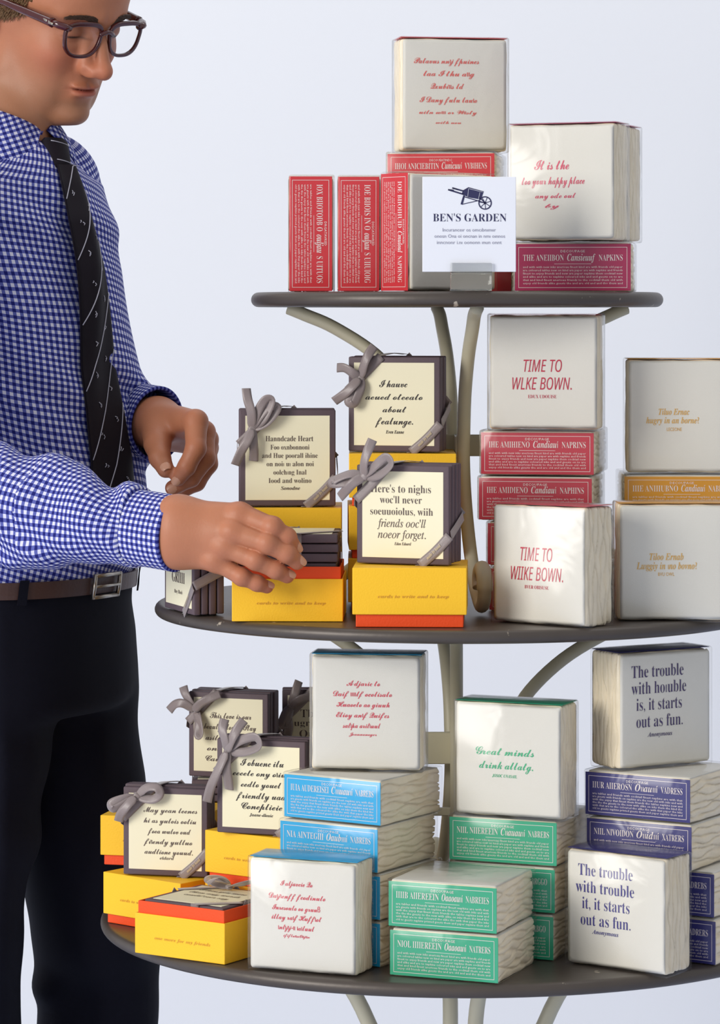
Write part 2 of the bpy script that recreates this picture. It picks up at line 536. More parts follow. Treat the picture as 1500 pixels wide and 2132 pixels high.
WORDS = 'the anerioau cocktail napkins ara printed on tho finest paper and coloured with inks that are kind to tables and guests alike enjoy them with friends old and new'.split()
def label_print(title, small, w, t, seed, body_first=0):
    """white border, title and lines of fine print on a label of w x t"""
    p = Print()
    m = 0.0042
    p.rect(-w / 2 + m, m, w / 2 - m, t - m, 0.0005)
    p.text(small, 'sans', 0, t * 0.815, w * 0.21, 0.0026, 1)
    a, b, c = title
    wa, wb, wc = len(a), len(b) * 0.92, len(c)
    tot = wa + wb + wc + 2.0
    W = w * 0.86
    x = -W / 2
    for s_, st, q in ((a, 'serif', wa), (b, 'italic', wb), (c, 'serif', wc)):
        ww = W * q / tot
        p.text(s_, st, x + ww / 2, t * 0.64, ww, 0.0068 if st != 'italic' else 0.0076, 2)
        x += ww + W / tot
    p.bar(-w * 0.16, t * 0.575, w * 0.16, t * 0.575, 0.0004)
    rnd = random.Random(seed % 2)
    for k in range(6):
        s_ = ''
        while len(s_) < 66: s_ += rnd.choice(WORDS) + ' '
        p.text(s_.strip(), 'sans', 0, t * (0.49 - 0.068 * k), w * 0.86, 0.0022, 1)
    return p

_seed = [0]
def napkin_pack(mode, loc, rz, w, d, t, label_mat, title, small, label, quote=None, ink=None, group=None, label_on='front', soft=1.0, lettering_mat=None):
    """a block of paper napkins in clear film: label on one narrow side, a printed line on the broad side.
    loc is the front-middle of its base; quote = list of (text, style, x, baseline, width, cap height, slope) in metres from the face's lower middle"""
    _seed[0] += 1
    root = empty('napkin_pack', loc, rz)
    tag(root, label, 'napkins', group)
    R = MODES[mode]
    if mode == 'flat': M = Matrix.Identity(4)
    elif mode == 'stand': M = Matrix.Translation((0, t, 0)) @ R
    else: M = Matrix.Translation((-t / 2, 0, w / 2)) @ R
    v, f, mi = napkin_geo(w, d, t, _seed[0], soft)
    mesh_obj('napkins', [M @ Vector(q) for q in v], f, None, root, True, [M_NAPKIN, M_NAPKIN_EDGE], mi)
    # label sheet: on the narrow side at y = 0 (flat, edge) or y = d (stand: on top)
    e = 0.0005
    g = Geo()
    lw = w - 0.001
    if mode == 'stand':
        g.add(*rbox(-lw / 2, lw / 2, d + 0.0002, d + e + 0.0002, 0.001, t - 0.001, 0.0002, 1))
        LM = M @ Matrix(((1, 0, 0, 0), (0, 0, 1, d + e + 0.0005), (0, -1, 0, t), (0, 0, 0, 1)))
    else:
        g.add(*rbox(-lw / 2, lw / 2, -e - 0.0002, -0.0002, 0.0008, t - 0.0004, 0.0002, 1))
        LM = M @ Matrix(((1, 0, 0, 0), (0, 0, -1, -e - 0.0005), (0, 1, 0, 0), (0, 0, 0, 1)))
    g.xf(M)
    lab = g.obj('label', label_mat, root)
    if title:
        label_print(title, small, lw, t, _seed[0]).obj('lettering', LM, lettering_mat or M_WHITEINK, lab)
    if quote:
        p = Print()
        for q in quote:
            if q[0] == '-': p.bar(*q[1:])
            else: p.text(q[0], q[1], q[2], q[3], q[4], q[5] if len(q) > 5 else None, 3, q[6] if len(q) > 6 else 0.0)
        QM = M @ Matrix(((1, 0, 0, 0), (0, 1, 0, 0), (0, 0, 1, t + 0.0017), (0, 0, 0, 1)))
        p.obj('printed_quote', QM, INK[ink], root)
    # film
    c = 0.0016
    g = Geo().add(*rbox(-w / 2 - c, w / 2 + c, -c, d + c, 0.0, t + 0.0026, 0.0025, 2)).xf(M)
    g.obj('clear_wrap', M_FILM, root, True)
    return root

def rot(rz, x, y): return Vector((x * math.cos(rz) - y * math.sin(rz), x * math.sin(rz) + y * math.cos(rz)))
def front_at(px, d, side, w, deg, z):
    """front-middle of a footprint whose front corner ('L', 'R') or front middle ('C') is seen at column px, distance d"""
    a = math.radians(deg)
    X = (px - 750) * d / F_PX; Y = d - CAM_D
    o = rot(a, {'L': w / 2, 'R': -w / 2, 'C': 0}[side], 0)
    return (X + o.x, Y + o.y, z), a

def Q(face, lines):
    """lines measured on the photo (text, style, x0, x1, baseline row, cap-height rows or None) on a face (x0, x1, y0, y1, real width) -> metres"""
    x0, x1, y0, y1, w, h = face
    sx = w / (x1 - x0); sy = h / (y1 - y0)
    out = []
    for ln in lines:
        s, st, a, b, yb = ln[:5]
        hh = ln[5] * sy if len(ln) > 5 and ln[5] else None
        out.append((s, st, ((a + b) / 2 - (x0 + x1) / 2) * sx, (y1 - yb) * sy, (b - a) * sx, hh))
    return out

# ---- top tier
T = 0.0495
loc, a = front_at(647, 3.60, 'C', T, 1.5, TOP + .0005)
napkin_pack('edge', loc, a, .130, .127, T, M_RED, ('IOX BIIOTODB O', 'ouljau', 'S UITUOS'), 'DRGATAVKED', 'red-labelled napkin pack standing on edge, outer one, with a gap beside it')
loc, a = front_at(747, 3.585, 'C', T, -1, TOP + .0005)
napkin_pack('edge', loc, a, .129, .125, .0475, M_RED, ('IOE BIIOIS IN O', 'ouljau', 'S UIIUIOIG'), 'DIGCATAVKED', 'red-labelled napkin pack standing on edge between the two other upright red packs')
loc, a = front_at(851, 3.525, 'R', .047, -50, TOP + .0005)
napkin_pack('edge', loc, a, .131, .130, .047, M_RED, ('IOE BIIOIHUID ', 'Cmuloul', 'NAPDINIG'), 'DIGCATAVKED', 'red-labelled napkin pack standing on edge at an angle behind the white shop card')
for k in range(2):
    loc, a = front_at(1066, 3.668, 'R', .124, -6, TOP + .0005 + k * .0533)
    napkin_pack('flat', loc, a, .124, .122, T, M_RED, None, '', 'napkin pack lying flat in the hidden pile behind the white shop card', group='napkin packs hidden behind the white shop card')
loc, a = front_at(1031, 3.648, 'R', .124, -8, TOP + .0005 + 2 * .0533 + .0022)
napkin_pack('flat', loc, a, .124, .122, T, M_RED, ('IHOI ANICIEBITIN', 'Cunicuuí', 'VYBIHENS'), 'DECOUEATINDC', 'red-labelled napkin pack lying flat under the tallest pack with coral handwriting')
loc, a = front_at(835, 3.655, 'L', .1255, 10.5, TOP + .0005 + 3 * .0533 + .0014)
napkin_pack('stand', loc, a, .1255, .1295, .0475, M_RED, None, '', 'topmost napkin pack of the whole display, with seven lines of coral handwriting',
            Q((835, 1062, 73, 315, .1255, .1295), [('Palavus nnıj fpuines', 'script', 862, 1000, 128, 13), ('laa I thu aııg', 'script', 882, 990, 155, 13), ('Qxubiııs ld', 'script', 897, 968, 182, 13),
              ('I Dany fulu lauıo', 'script', 874, 996, 211, 13), ('uiln wııı or Wıısty', 'script', 873, 995, 236, 9), ('with uou', 'script', 908, 962, 257, 7)]), 'coral')
loc, a = front_at(1072, 3.585, 'L', .1305, -7, TOP + .0005)
napkin_pack('flat', loc, a, .1305, .127, .0535, M_MAGENTA, ('THE ANEIIBON', 'Cansieuuf', 'NAPKINS'), 'DECOUPAGE', 'magenta-labelled napkin pack lying flat')
zt = TOP + .0005 + .0567
loc, a = front_at(1283, 3.545, 'R', .1265, -23, zt)
b = math.radians(-23)
napkin_pack('stand', loc, a, .1265, .1305, .047, M_MAGENTA, None, '', 'napkin pack with rose handwriting standing on the magenta-labelled pack, front one of two',
            Q((1062, 1283, 258, 503, .1265, .1305), [('It is the', 'script', 1116, 1188, 354, 22), ('too your happy place', 'script', 1090, 1220, 385, 18), ('any ode oul', 'script', 1118, 1202, 414, 12), ('by', 'script', 1138, 1168, 434, 9)]), 'rose')
o = rot(b, -.001, .0512)
napkin_pack('stand', (loc[0] + o.x, loc[1] + o.y, zt), a, .1265, .129, .044, M_MAGENTA, None, '', 'plain napkin pack standing on the magenta-labelled pack behind the one with rose handwriting')

# ---- shop card in a clear holder
def shop_card():
    d = 3.472
    X0, X1 = (880 - 750) * d / F_PX, (1075 - 750) * d / F_PX
    w = X1 - X0; h = 198 * d / F_PX
    z0 = CAM_Z + (650 - 566) * d / F_PX
    a = math.radians(0.8)
    hold = empty('card_holder', ((X0 + X1) / 2 + 0.002, d - CAM_D - 0.004, TOP + 0.0003), a)
    tag(hold, 'small clear acrylic holder carrying the white shop card', 'card holder')
    m = bpy.data.materials.new('clear_acrylic'); m.use_nodes = True
    b = m.node_tree.nodes['Principled BSDF']
    b.inputs['Base Color'].default_value = (0.96, 0.97, 0.95, 1); b.inputs['Roughness'].default_value = 0.03; b.inputs['Transmission Weight'].default_value = 1.0; b.inputs['IOR'].default_value = 1.46
    n = m.node_tree.nodes.new('ShaderNodeTexNoise'); n.inputs['Scale'].default_value = 40
    bp = m.node_tree.nodes.new('ShaderNodeBump'); bp.inputs['Strength'].default_value = 0.03
    m.node_tree.links.new(n.outputs['Fac'], bp.inputs['Height']); m.node_tree.links.new(bp.outputs['Normal'], b.inputs['Normal'])
    hw = .0225
    lip = .0303
    Geo().add(*rbox(-hw, hw, 0, .0022, 0.0, lip, .0008, 2)).obj('front_lip', m, hold, True)
    zc = z0 - TOP - 0.0003
    Geo().add(*rbox(-hw, hw, .0023, .028, 0.0, .0022, .0008, 2)).obj('base_plate', m, hold, True)
    Geo().add(*rbox(-hw, hw, .0023, .0075, zc - .0026, zc - .0004, .0008, 2)).obj('ledge', m, hold, True)
    card = empty('shop_card', ((X0 + X1) / 2, d - CAM_D, z0), a)
    tag(card, 'square white shop card with a dark wheelbarrow emblem and the name in serif capitals', 'sign')
    M_CARD = mat('white_card_stock', (238, 240, 247), rough=0.5, spec=0.3, bump=0.04, bscale=500)
    Geo().add(*rbox(-w / 2, w / 2, 0, .0016, 0, h, .0004, 1)).obj('card', M_CARD, card)
    px = lambda x, y: ((x - 977.5) * d / F_PX, (566 - y) * d / F_PX)
    M = Matrix(((1, 0, 0, 0), (0, 0, -1, -.0004), (0, 1, 0, 0), (0, 0, 0, 1)))
    def T_(s, st, x0, x1, y, hh):
        a0 = px(x0, y); a1 = px(x1, y)
        return (s, st, (a0[0] + a1[0]) / 2, a0[1], a1[0] - a0[0], hh * d / F_PX)
    p = Print(); p.text(*T_("BEN'S GARDEN", 'serif', 902, 1055, 461, 16), 4)
    p.obj('shop_name', M, INK['navy'], card)
    p = Print()
    for s, x0, x1, y in (('Incuranceır os omcıbnımıır', 922, 1033, 482), ('onosn Ona oi oncnan in nmı oınnos', 905, 1052, 495), ('inncnonr i.nı oononn ınun onnt', 910, 1045, 508)):
        p.text(*T_(s, 'sans', x0, x1, y, 7), 2)
    p.obj('small_print', M, INK['grey'], card)
    # wheelbarrow emblem, coordinates measured in the photo (880 + zx/2.7778 ...)
    z = lambda x, y: px(860 + x / 2.7778, 230 + y / 2.7778)
    p = Print()
    p.poly([z(290, 462), z(322, 444), z(410, 468), z(395, 516), z(320, 502), z(283, 482)])          # tub
    p.bar(*z(204, 458), *z(296, 486), .0016); p.bar(*z(228, 448), *z(292, 466), .0016)                # handles
    p.poly([z(204, 455), z(236, 458), z(238, 464), z(206, 462)]); p.poly([z(228, 446), z(258, 454), z(257, 460), z(230, 452)])
    p.poly([z(292, 490), z(302, 492), z(288, 546), z(276, 542)])                                       # leg
    p.bar(*z(288, 542), *z(385, 520), .0008); p.bar(*z(300, 500), *z(418, 535), .0010); p.bar(*z(380, 497), *z(418, 535), .0011)
    c = Vector(z(418, 535)); R1 = 39 / 2.7778 * d / F_PX; R0 = R1 * .83
    n = 40
    for k in range(n):
        a0, a1 = 2 * math.pi * k / n, 2 * math.pi * (k + 1) / n
        p.poly([c + Vector((math.cos(t), math.sin(t))) * r for t, r in ((a0, R0), (a0, R1), (a1, R1), (a1, R0))][::-1])
    for k in range(7):
        t = 2 * math.pi * k / 7 + .3
        e = c + Vector((math.cos(t), math.sin(t))) * R1 * .9
        p.bar(c.x, c.y, e.x, e.y, .0007)
    p.poly([c + Vector((math.cos(2 * math.pi * k / 12), math.sin(2 * math.pi * k / 12))) * R1 * .2 for k in range(12)])
    p.obj('wheelbarrow_emblem', M, INK['navy'], card)
    q = Print()
    q.bar(*z(324, 452), *z(404, 472), .0003); q.bar(*z(322, 452), *z(318, 498), .0003); q.bar(*z(388, 474), *z(380, 512), .0003)
    q.obj('emblem_outline', Matrix.Translation((0, -.0002, 0)) @ M, M_CARD, card)
shop_card()

# ---- middle tier, packs
S2 = .0530                                        # height of one wrapped pack in a pile
def pile(px, d, side, w, dd, t, deg, z0, m, n, titles, labels, smalls=None, groups=None, offs=None, step=None):
    z = z0
    for k in range(n):
        p_, dg = (px + (offs[k][0] if offs else 0)), deg + (offs[k][1] if offs else 0)
        loc, a = front_at(p_, d, side, w, dg, z)
        napkin_pack('flat', loc, a, w, dd, t, m, titles[k], (smalls or ['DECOUPAGE'] * n)[k], labels[k], group=(groups[k] if groups else None))
        z += t + .0032
    return z
CH = [('IHE AMIDONO', 'Candiauí', 'NAPRINS'), ('IHE AMIDONO', 'Candiauí', 'NAPRINS'), ('IHE AMIDIENO', 'Candiauí', 'NAPHINS'), ('IHE AMIHIENO', 'Candiauí', 'NAPRINS')]
t4 = .0475
zt = pile(1238, 3.552, 'R', .1275, .127, t4, -10.5, MID + .0005, M_CHERRY, 4, CH,
          ['cherry-labelled napkin pack on the shelf, lowest of its pile', 'cherry-labelled napkin pack second from the bottom of its pile, half hidden',
           'cherry-labelled napkin pack third from the bottom, cut off by the pack standing before it', 'cherry-labelled napkin pack on top of its pile, whole label in view'],
          offs=[(17, -1), (14, 0), (-4, 0.5), (0, 0)])
loc, a = front_at(1018, 3.565, 'L', .1235, -11, zt)
TW = lambda a0, a1, b0, b1, c0, c1, y1, y2, y3, h1, l2, l3: [('TIME TO', 'slant', a0, a1, y1, h1), (l2, 'slant', b0, b1, y2, h1), (l3, 'serif', c0, c1, y3, 7)]
napkin_pack('stand', loc, a, .1235, .128, .0485, M_CHERRY, None, '', 'napkin pack with crimson capitals standing on the cherry-labelled pile',
            Q((1018, 1243, 652, 892, .1235, .128), TW(1090, 1168, 1067, 1188, 1099, 1157, 771, 808, 826, 24, 'WLKE BOWN.', 'EDUX UDOUISE')), 'crimson')
loc, a = front_at(1222, 3.375, 'R', .1215, -38, MID + .0005)
napkin_pack('stand', loc, a, .1215, .1275, .0515, M_CHERRY, None, '', 'napkin pack with crimson capitals standing on the middle shelf before the cherry-labelled pile',
            Q((1046, 1222, 1058, 1302, .1215, .1275), TW(1100, 1160, 1082, 1180, 1108, 1153, 1172, 1212, 1229, 26, 'WIIKE BOWN.', 'BVER OBISUSE')), 'crimson')
MU = ('IIIE ANIIIUBNO', 'Candiauí', 'NABRINS')
zt = pile(1300, 3.60, 'L', .130, .127, t4, -1, MID + .0005, M_MUSTARD, 3, [None, None, MU],
          ['mustard-labelled napkin pack low in the pile behind the pack with gold print', 'mustard-labelled napkin pack low in the pile behind the pack with gold print', 'mustard-labelled napkin pack on top of its pile'],
          groups=['mustard-labelled packs low in the pile'] * 2 + [None])
loc, a = front_at(1306, 3.605, 'L', .128, -1, zt)
GO = lambda x0, x1, y: None
napkin_pack('stand', loc, a, .128, .1285, .0485, M_MUSTARD, None, '', 'napkin pack with pale gold print standing on the mustard-labelled pile',
            Q((1306, 1543, 750, 990, .128, .1285), [('Tiluo Ernac', 'italic', 1372, 1436, 867, 13), ('hugry in an borne?', 'italic', 1346, 1456, 885, 13), ('LECEONE', 'sans', 1389, 1420, 901, 7)]), 'gold')
loc, a = front_at(1288, 3.455, 'L', .127, 1.5, MID + .0005)
napkin_pack('stand', loc, a, .127, .1265, .0485, M_MUSTARD, None, '', 'napkin pack with gold print standing on the middle shelf',
            Q((1288, 1533, 1051, 1295, .127, .1265), [('Tiloo Ernab', 'italic', 1353, 1424, 1168, 14), ('Luıggiy in ıno bovno?', 'italic', 1326, 1452, 1187, 14), ('BVU OWL', 'sans', 1371, 1405, 1201, 7)]), 'gold')

# ---- bottom tier, packs
CY = ('IIIA AIDEREISEI', 'Cıııuauıí', 'NABREBS')
zt = pile(793, 3.374, 'R', .1225, .125, .0465, -32, BOT + .0005, M_CYAN, 4,
          [('IIIA AIDEREN', 'Cıııuauıí', 'NABREBS'), ('IIIA AIDEREN', 'Cıııuauıí', 'NABREBS'), ('NIA AINTEGIII', 'Oaubıııí', 'NABREBS'), ('IUIA AUDEREISEI', 'Cıııuauıí', 'NABREBS')],
          ['cyan-labelled napkin pack at the bottom of its pile', 'cyan-labelled napkin pack second from the bottom of its pile', 'cyan-labelled napkin pack third from the bottom, label half covered by a standing pack', 'cyan-labelled napkin pack on top of its pile'],
          offs=[(0, 0), (0, 0), (-5, 1.0), (1, 0)])
loc, a = front_at(879, 3.43, 'R', .1205, -8, zt)
IA = lambda x0, x1, y0, y1, w, h, ys, xs, words: Q((x0, x1, y0, y1, w, h), [(s, 'script', p[0], p[1], y, 12 if i < 5 else 7) for i, (s, p, y) in enumerate(zip(words, xs, ys))])
napkin_pack('stand', loc, a, .1205, .1245, .0470, M_CYAN, None, '', 'napkin pack with red handwriting standing on the cyan-labelled pile',
            IA(647, 879, 1359, 1601, .1205, .1245, (1424, 1446, 1468, 1490, 1512, 1528), ((722, 792), (694, 817), (701, 812), (700, 811), (714, 793), (727, 785)), ('A djaric to', 'Daif ıııılf ocolisalo', 'Huaoelo ao giuuh', 'Elioy anıf Quifcs', 'salıpa arilıuul', 'Jeannonoger')), 'red')
loc, a = front_at(745, 3.325, 'R', .1225, -21, BOT + .0005)
napkin_pack('stand', loc, a, .1225, .1185, .0480, M_CYAN, None, '', 'napkin pack with red handwriting standing on the bottom shelf, cyan label on top',
            IA(517, 745, 1785, 2022, .1225, .1185, (1841, 1868, 1892, 1912, 1933, 1948), ((584, 652), (560, 679), (567, 668), (566, 671), (580, 656), (591, 646)), ('I aljavcie Qo', 'Daıjıenff fcodinulo', 'Inresoulo oo gruuß', 'illay raıf Huffıot', 'ınlıjıj-ıı ıaıluul', 'ififluıınOıııjıın')), 'red')
GR = ('NIIL AIIEREEIN', 'Oaaoauıí', 'NABRERS')
zt = pile(1160, 3.409, 'R', .1225, .125, .0470, -21.5, BOT + .0005, M_GREEN, 3, [('NIIL NIIEREEIN', 'Cıaoauıí', 'NABRBGO'), ('NIIL NIIEREEIN', 'Cıaoauıí', 'NABRGGO'), ('NIIL NIIEREEIN', 'Cııauauıí', 'NABREBS')],
          ['green-labelled napkin pack at the bottom of the pile behind the two front green packs', 'green-labelled napkin pack in the middle of the pile behind the two front green packs', 'green-labelled napkin pack just under the pack with green handwriting'],
          offs=[(-6, 0), (-3, 0), (1, 0)])
loc, a = front_at(1172, 3.40, 'R', .1235, -24, zt)
napkin_pack('stand', loc, a, .1235, .1225, .0480, M_GREEN, None, '', 'napkin pack with green handwriting standing on a green-labelled pile',
            Q((951, 1172, 1465, 1698, .1235, .1225), [('Great minds', 'script', 995, 1115, 1572, 17), ('drink allatg.', 'script', 1002, 1113, 1600, 17), ('JOSOC UNASAIL', 'italic', 1029, 1080, 1617, 6)]), 'green')
zt = pile(1039, 3.292, 'R', .1205, .118, .0478, -22, BOT + .0005, M_GREEN, 2, [('NIOL IIIIEREEIN', 'Oaaoauıí', 'NATRERS'), ('IIIIB AIIEREEIN', 'Oaaoauıí', 'NABREIES')],
          ['green-labelled napkin pack on the shelf, lower of the two front green ones', 'green-labelled napkin pack lying on another with its whole top in view'], offs=[(0, 0), (-3, 0)])
zt = pile(1439, 3.385, 'R', .125, .127, .0468, -31, BOT + .0005, M_NAVY, 4, [('NIIL AIIEROSN', 'Oıııduıí', 'VADRERS'), ('NIIL AIIEROSN', 'Oıııduıí', 'VADREBS'), ('NIIL NIVOIDON', 'Oııidııí', 'XATRERS'), ('IIUR AIIEROSN', 'Oııauııí', 'VADRESS')],
          ['navy-labelled napkin pack at the bottom of its pile', 'navy-labelled napkin pack second from the bottom of its pile', 'navy-labelled napkin pack third from the bottom of its pile', 'navy-labelled napkin pack on top of its pile'],
          offs=[(53, 0), (50, 0), (3, 0), (0, 0)])
loc, a = front_at(1288, 3.432, 'L', .1235, 31, zt)
TR = lambda face, y, xs, mid, ln3: Q(face, [('The trouble', 'serif', xs[0], xs[1], y[0], 25), (mid, 'serif', xs[2], xs[3], y[1], 25), (ln3, 'serif', xs[4], xs[5], y[2], 25), ('out as fun.', 'serif', xs[6], xs[7], y[3], 25), ('Anonymous', 'italic', xs[8], xs[9], y[4], 9)])
napkin_pack('stand', loc, a, .1235, .1255, .0510, M_NAVY, None, '', 'napkin pack with dark violet serif lines standing on the navy-labelled pile',
            TR((1288, 1498, 1361, 1601, .1235, .1255), (1414, 1448, 1482, 1517, 1537), (1316, 1434, 1316, 1440, 1327, 1430, 1327, 1432, 1352, 1408), 'with hoıuble', 'is, it starts'), 'violet')
loc, a = front_at(1390, 3.328, 'R', .1235, -36, BOT + .0005)
napkin_pack('stand', loc, a, .1235, .1225, .0500, M_NAVY, None, '', 'napkin pack with blue serif lines standing on the bottom shelf',
            TR((1189, 1390, 1780, 2029, .1235, .1225), (1835, 1871, 1906, 1941, 1958), (1214, 1323, 1209, 1326, 1222, 1317, 1219, 1319, 1242, 1295), 'with trouble', 'it, it starts'), 'blue')

# ------------------------------------------------------------------ yellow gift boxes
def tray_geo(w, d, h, wall=.002, floor_z=.002):
    g = Geo()
    o = [(-w / 2, 0), (w / 2, 0), (w / 2, d), (-w / 2, d)]
    i = [(-w / 2 + wall, wall), (w / 2 - wall, wall), (w / 2 - wall, d - wall), (-w / 2 + wall, d - wall)]
    v = [(x, y, 0) for x, y in o] + [(x, y, h) for x, y in o] + [(x, y, h) for x, y in i] + [(x, y, floor_z) for x, y in i]
    f = [(3, 2, 1, 0), (12, 13, 14, 15)]
    for k in range(4):
        n = (k + 1) % 4
        f += [(k, n, 4 + n, 4 + k), (4 + k, 4 + n, 8 + n, 8 + k), (8 + k, 8 + n, 12 + n, 12 + k)]
    return g.add(v, f)
def bevel(o, w=.0008):
    m = o.modifiers.new('soft_edges', 'BEVEL'); m.width = w; m.segments = 2; m.limit_method = 'ANGLE'
    return o
BOXTEXT = 'cards to write and to keep'
def gift_box(loc, rz, label, w=.120, d=.120, lid=.049, orange=.010, open_=False, text=BOXTEXT, group=None, tray_rise=.013):
    """lid-down box: orange tray under a yellow lid; open_: the tray stands inside the upturned yellow lid"""
    root = empty('gift_box', loc, rz)
    tag(root, label, 'box', group)
    if not open_:
        t = tray_geo(w - .007, d - .007, lid + orange - .003).obj('tray', M_TRAY, root); bevel(t)
        for v in t.data.vertices: v.co.y += .0035
        l = tray_geo(w, d, lid).obj('lid', M_LID, root); bevel(l)
        for v in l.data.vertices: v.co.z = lid + orange - v.co.z
        l.data.flip_normals()
        zt = orange + lid * .36
    else:
        l = tray_geo(w, d, lid).obj('lid', M_LID, root); bevel(l)
        t = tray_geo(w - .005, d - .005, lid + tray_rise - .002, .0018, lid - .008).obj('tray', M_TRAY, root); bevel(t)
        for v in t.data.vertices: v.co.y += .0025; v.co.z += .002
        zt = lid * .40
    p = Print().text(text, 'italic', 0.004, zt, w * .62, .0032, 2)
    p.obj('lettering', Matrix(((1, 0, 0, 0), (0, 0, -1, -.0005), (0, 1, 0, 0), (0, 0, 0, 1))), M_BOXINK, l)
    return root

# ------------------------------------------------------------------ ribbon-tied coaster sets
def coaster_set(loc, rz, label, lines, ink, w=.108, pose='stand', n=4, bow=None, knot=(-.34, .29), seed=1, face=None, slope=0.0, tl=.40, sc=1 / 1850.0, group=None, ct=.0084):
    """square coasters in a tied stack; stand: faces to -y; flat: faces up. bow: pieces ('loop'|'tail', [(dx, dy) pixels...]) from the knot"""
    rnd = random.Random(seed)
    root = empty('coaster_set', loc, rz)
    tag(root, label, 'coasters', group)
    gap = .0011
    D = n * (ct + gap)
    if pose == 'stand': M = Matrix.Translation((0, 0, .0010))
    else: M = Matrix(((1, 0, 0, 0), (0, 0, 1, 0), (0, -1, 0, D + .0012), (0, 0, 0, 1)))      # (x, y, z) -> (x, z, D - y)
    for k in range(n):
        jx = 0 if k == 0 else rnd.uniform(-.0016, .0016)
        jz = 0 if k == 0 else rnd.uniform(0, .0022)
        y0 = k * (ct + gap)
        c = Geo().add(*rbox(-w / 2 + jx, w / 2 + jx, y0, y0 + ct, jz, w + jz, .0016, 3)).xf(M).obj('coaster', M_FRAME, root, True)
        if k == 0:
            b = .0066
            cc = Geo().add(*rbox(-w / 2 + b, w / 2 - b, -.0005, .0006, b, w - b, .0002, 1)).xf(M).obj('cream_card', M_CREAM, c)
            if lines:
                p = Print()
                for q in lines: p.text(q[0], q[1], q[2], q[3], q[4], q[5], 3, slope)
                p.obj('lettering', M @ Matrix(((1, 0, 0, 0), (0, 0, -1, -.0009), (0, 1, 0, 0), (0, 0, 0, 1))), ink, c)
    # ribbon: one band across the upper corner, one across the lower, joined over the top and down the side
    rw = .0105
    h = w / 2
    a = tl * w
    y_f = -.0012; y_b = D + .0006
    g = Geo()
    def band(pts, nsub=6, wd=rw):
        q = catmull(pts, nsub)
        return q
    # lower right corner: bottom edge -> right edge -> along the side, upwards and back
    pts = [Vector((h - a * .78, y_f, -.0006)), Vector((h - a * .35, y_f - .0004, a * .35)), Vector((h + .0006, y_f, a * .74))]
    ac = Vector((-1, 0, 1)).normalized()
    g.add(*strip(catmull(pts, 5), Vector((1, 0, -1)), rw, .0005))
    pts = [Vector((h + .0022, y_f + .001, a * .76)), Vector((h + .0024, D * .5, a * .98)), Vector((h + .0022, y_b, a * 1.2))]
    g.add(*strip(catmull(pts, 5), Vector((0, -.3, 1)), rw, .0005))
    # upper left corner
    pts = [Vector((-h - .0006, y_f, w - a * .9)), Vector((-h + a * .45, y_f - .0006, w - a * .45)), Vector((-h + a * .9, y_f, w + .0006))]
    g.add(*strip(catmull(pts, 5), Vector((1, 0, -1)), rw, .0005))
    pts = [Vector((-h + a * .92, y_f + .001, w + .0024)), Vector((-h + a * 1.1, D * .5, w + .0040)), Vector((-h + a * 1.35, y_b, w + .0026))]
    g.add(*strip(catmull(pts, 5), Vector((1, -.3, 0)), rw, .0005))
    pts = [Vector((-h - .0024, y_f + .001, w - a * .92)), Vector((-h - .0026, D * .5, w - a * 1.1)), Vector((-h - .0024, y_b, w - a * 1.3))]
    g.add(*strip(catmull(pts, 5), Vector((0, .3, 1)), rw, .0005))
    for A, B in ((Vector((h + .001, y_b, a * 1.2)), Vector((-h + a * 1.35, y_b, w + .001))), (Vector((-h - .001, y_b, w - a * 1.3)), Vector((h - a * .78, y_b, -.0004)))):
        g.add(*strip([A, (A + B) / 2 + Vector((0, .001, 0)), B], Vector((1, 0, -1)) if False else (B - A).cross(Vector((0, 1, 0))), rw, .0005))
    g.add(*strip([Vector((h - a * .78, y_f, -.0005)), Vector((h - a * .78, y_b, -.0005))], Vector((1, 0, 0)), rw, .0004))
    rb = g.xf(M).obj('ribbon', M_RIBBON, root, True)
    p = Print()
    p.text('made by hand', 'italic', 0, -.0016, .021, .0034, 1)
    an = math.radians(45)
    p.obj('ribbon_print', M @ Matrix(((math.cos(an), -math.sin(an), 0, h - a * .40), (0, 0, -1, y_f - .0020), (math.sin(an), math.cos(an), 0, a * .34), (0, 0, 0, 1))), M_GOLDINK, rb)
    if bow:
        kx, kz = knot[0] * w, w / 2 + knot[1] * w
        B = Geo()
        # knot
        v, f = rbox(-.0046, .0046, -.0058, -.0004, -.0040, .0040, .0026, 3)
        R = Matrix.Translation((kx, y_f, kz)) @ Matrix.Rotation(math.radians(40), 4, 'Y')
        B.add([R @ Vector(q) for q in v], f)
        kb = B.xf(M).obj('bow', M_RIBBON, root, True)
        for i, (kind, pl) in enumerate(bow):
            m = len(pl)
            out = []
            for j, (dx, dy) in enumerate(pl):
                u = j / (m - 1)
                if kind == 'loop': depth = .003 + .010 * math.sin(math.pi * u) * (1 if i % 2 else .7)
                else: depth = .004 + .006 * math.sin(math.pi * min(u * 1.1, 1)) + .002 * (i % 3)
                out.append(Vector((kx + dx * sc, y_f - depth, kz - dy * sc)))
            q = catmull(out, 7)
            L = len(q)
            sides = []
            for j in range(L):
                t = (q[min(j + 1, L - 1)] - q[max(j - 1, 0)]).normalized()
                nrm = Vector((0, -1, 0))
                side = t.cross(nrm)
                if side.length < .05: side = Vector((1, 0, 0))
                ang = math.radians((35 if kind == 'loop' else 18) * math.sin(5.0 * j / L + i * 1.7))
                side.normalize()
                side = side * math.cos(ang) + nrm * math.sin(ang)
                sides.append(side)
            tp = [min(1.0, .45 + 4.5 * min(j / L, (1 - j / L) if kind == 'loop' else 1.0)) for j in range(L)]
            gg = Geo().add(*strip(q, sides, rw * (1.0 if kind == 'tail' else .95), .0005, tp)).xf(M)
            gg.obj('loop' if kind == 'loop' else 'tail', M_RIBBON, kb, True)
    return root

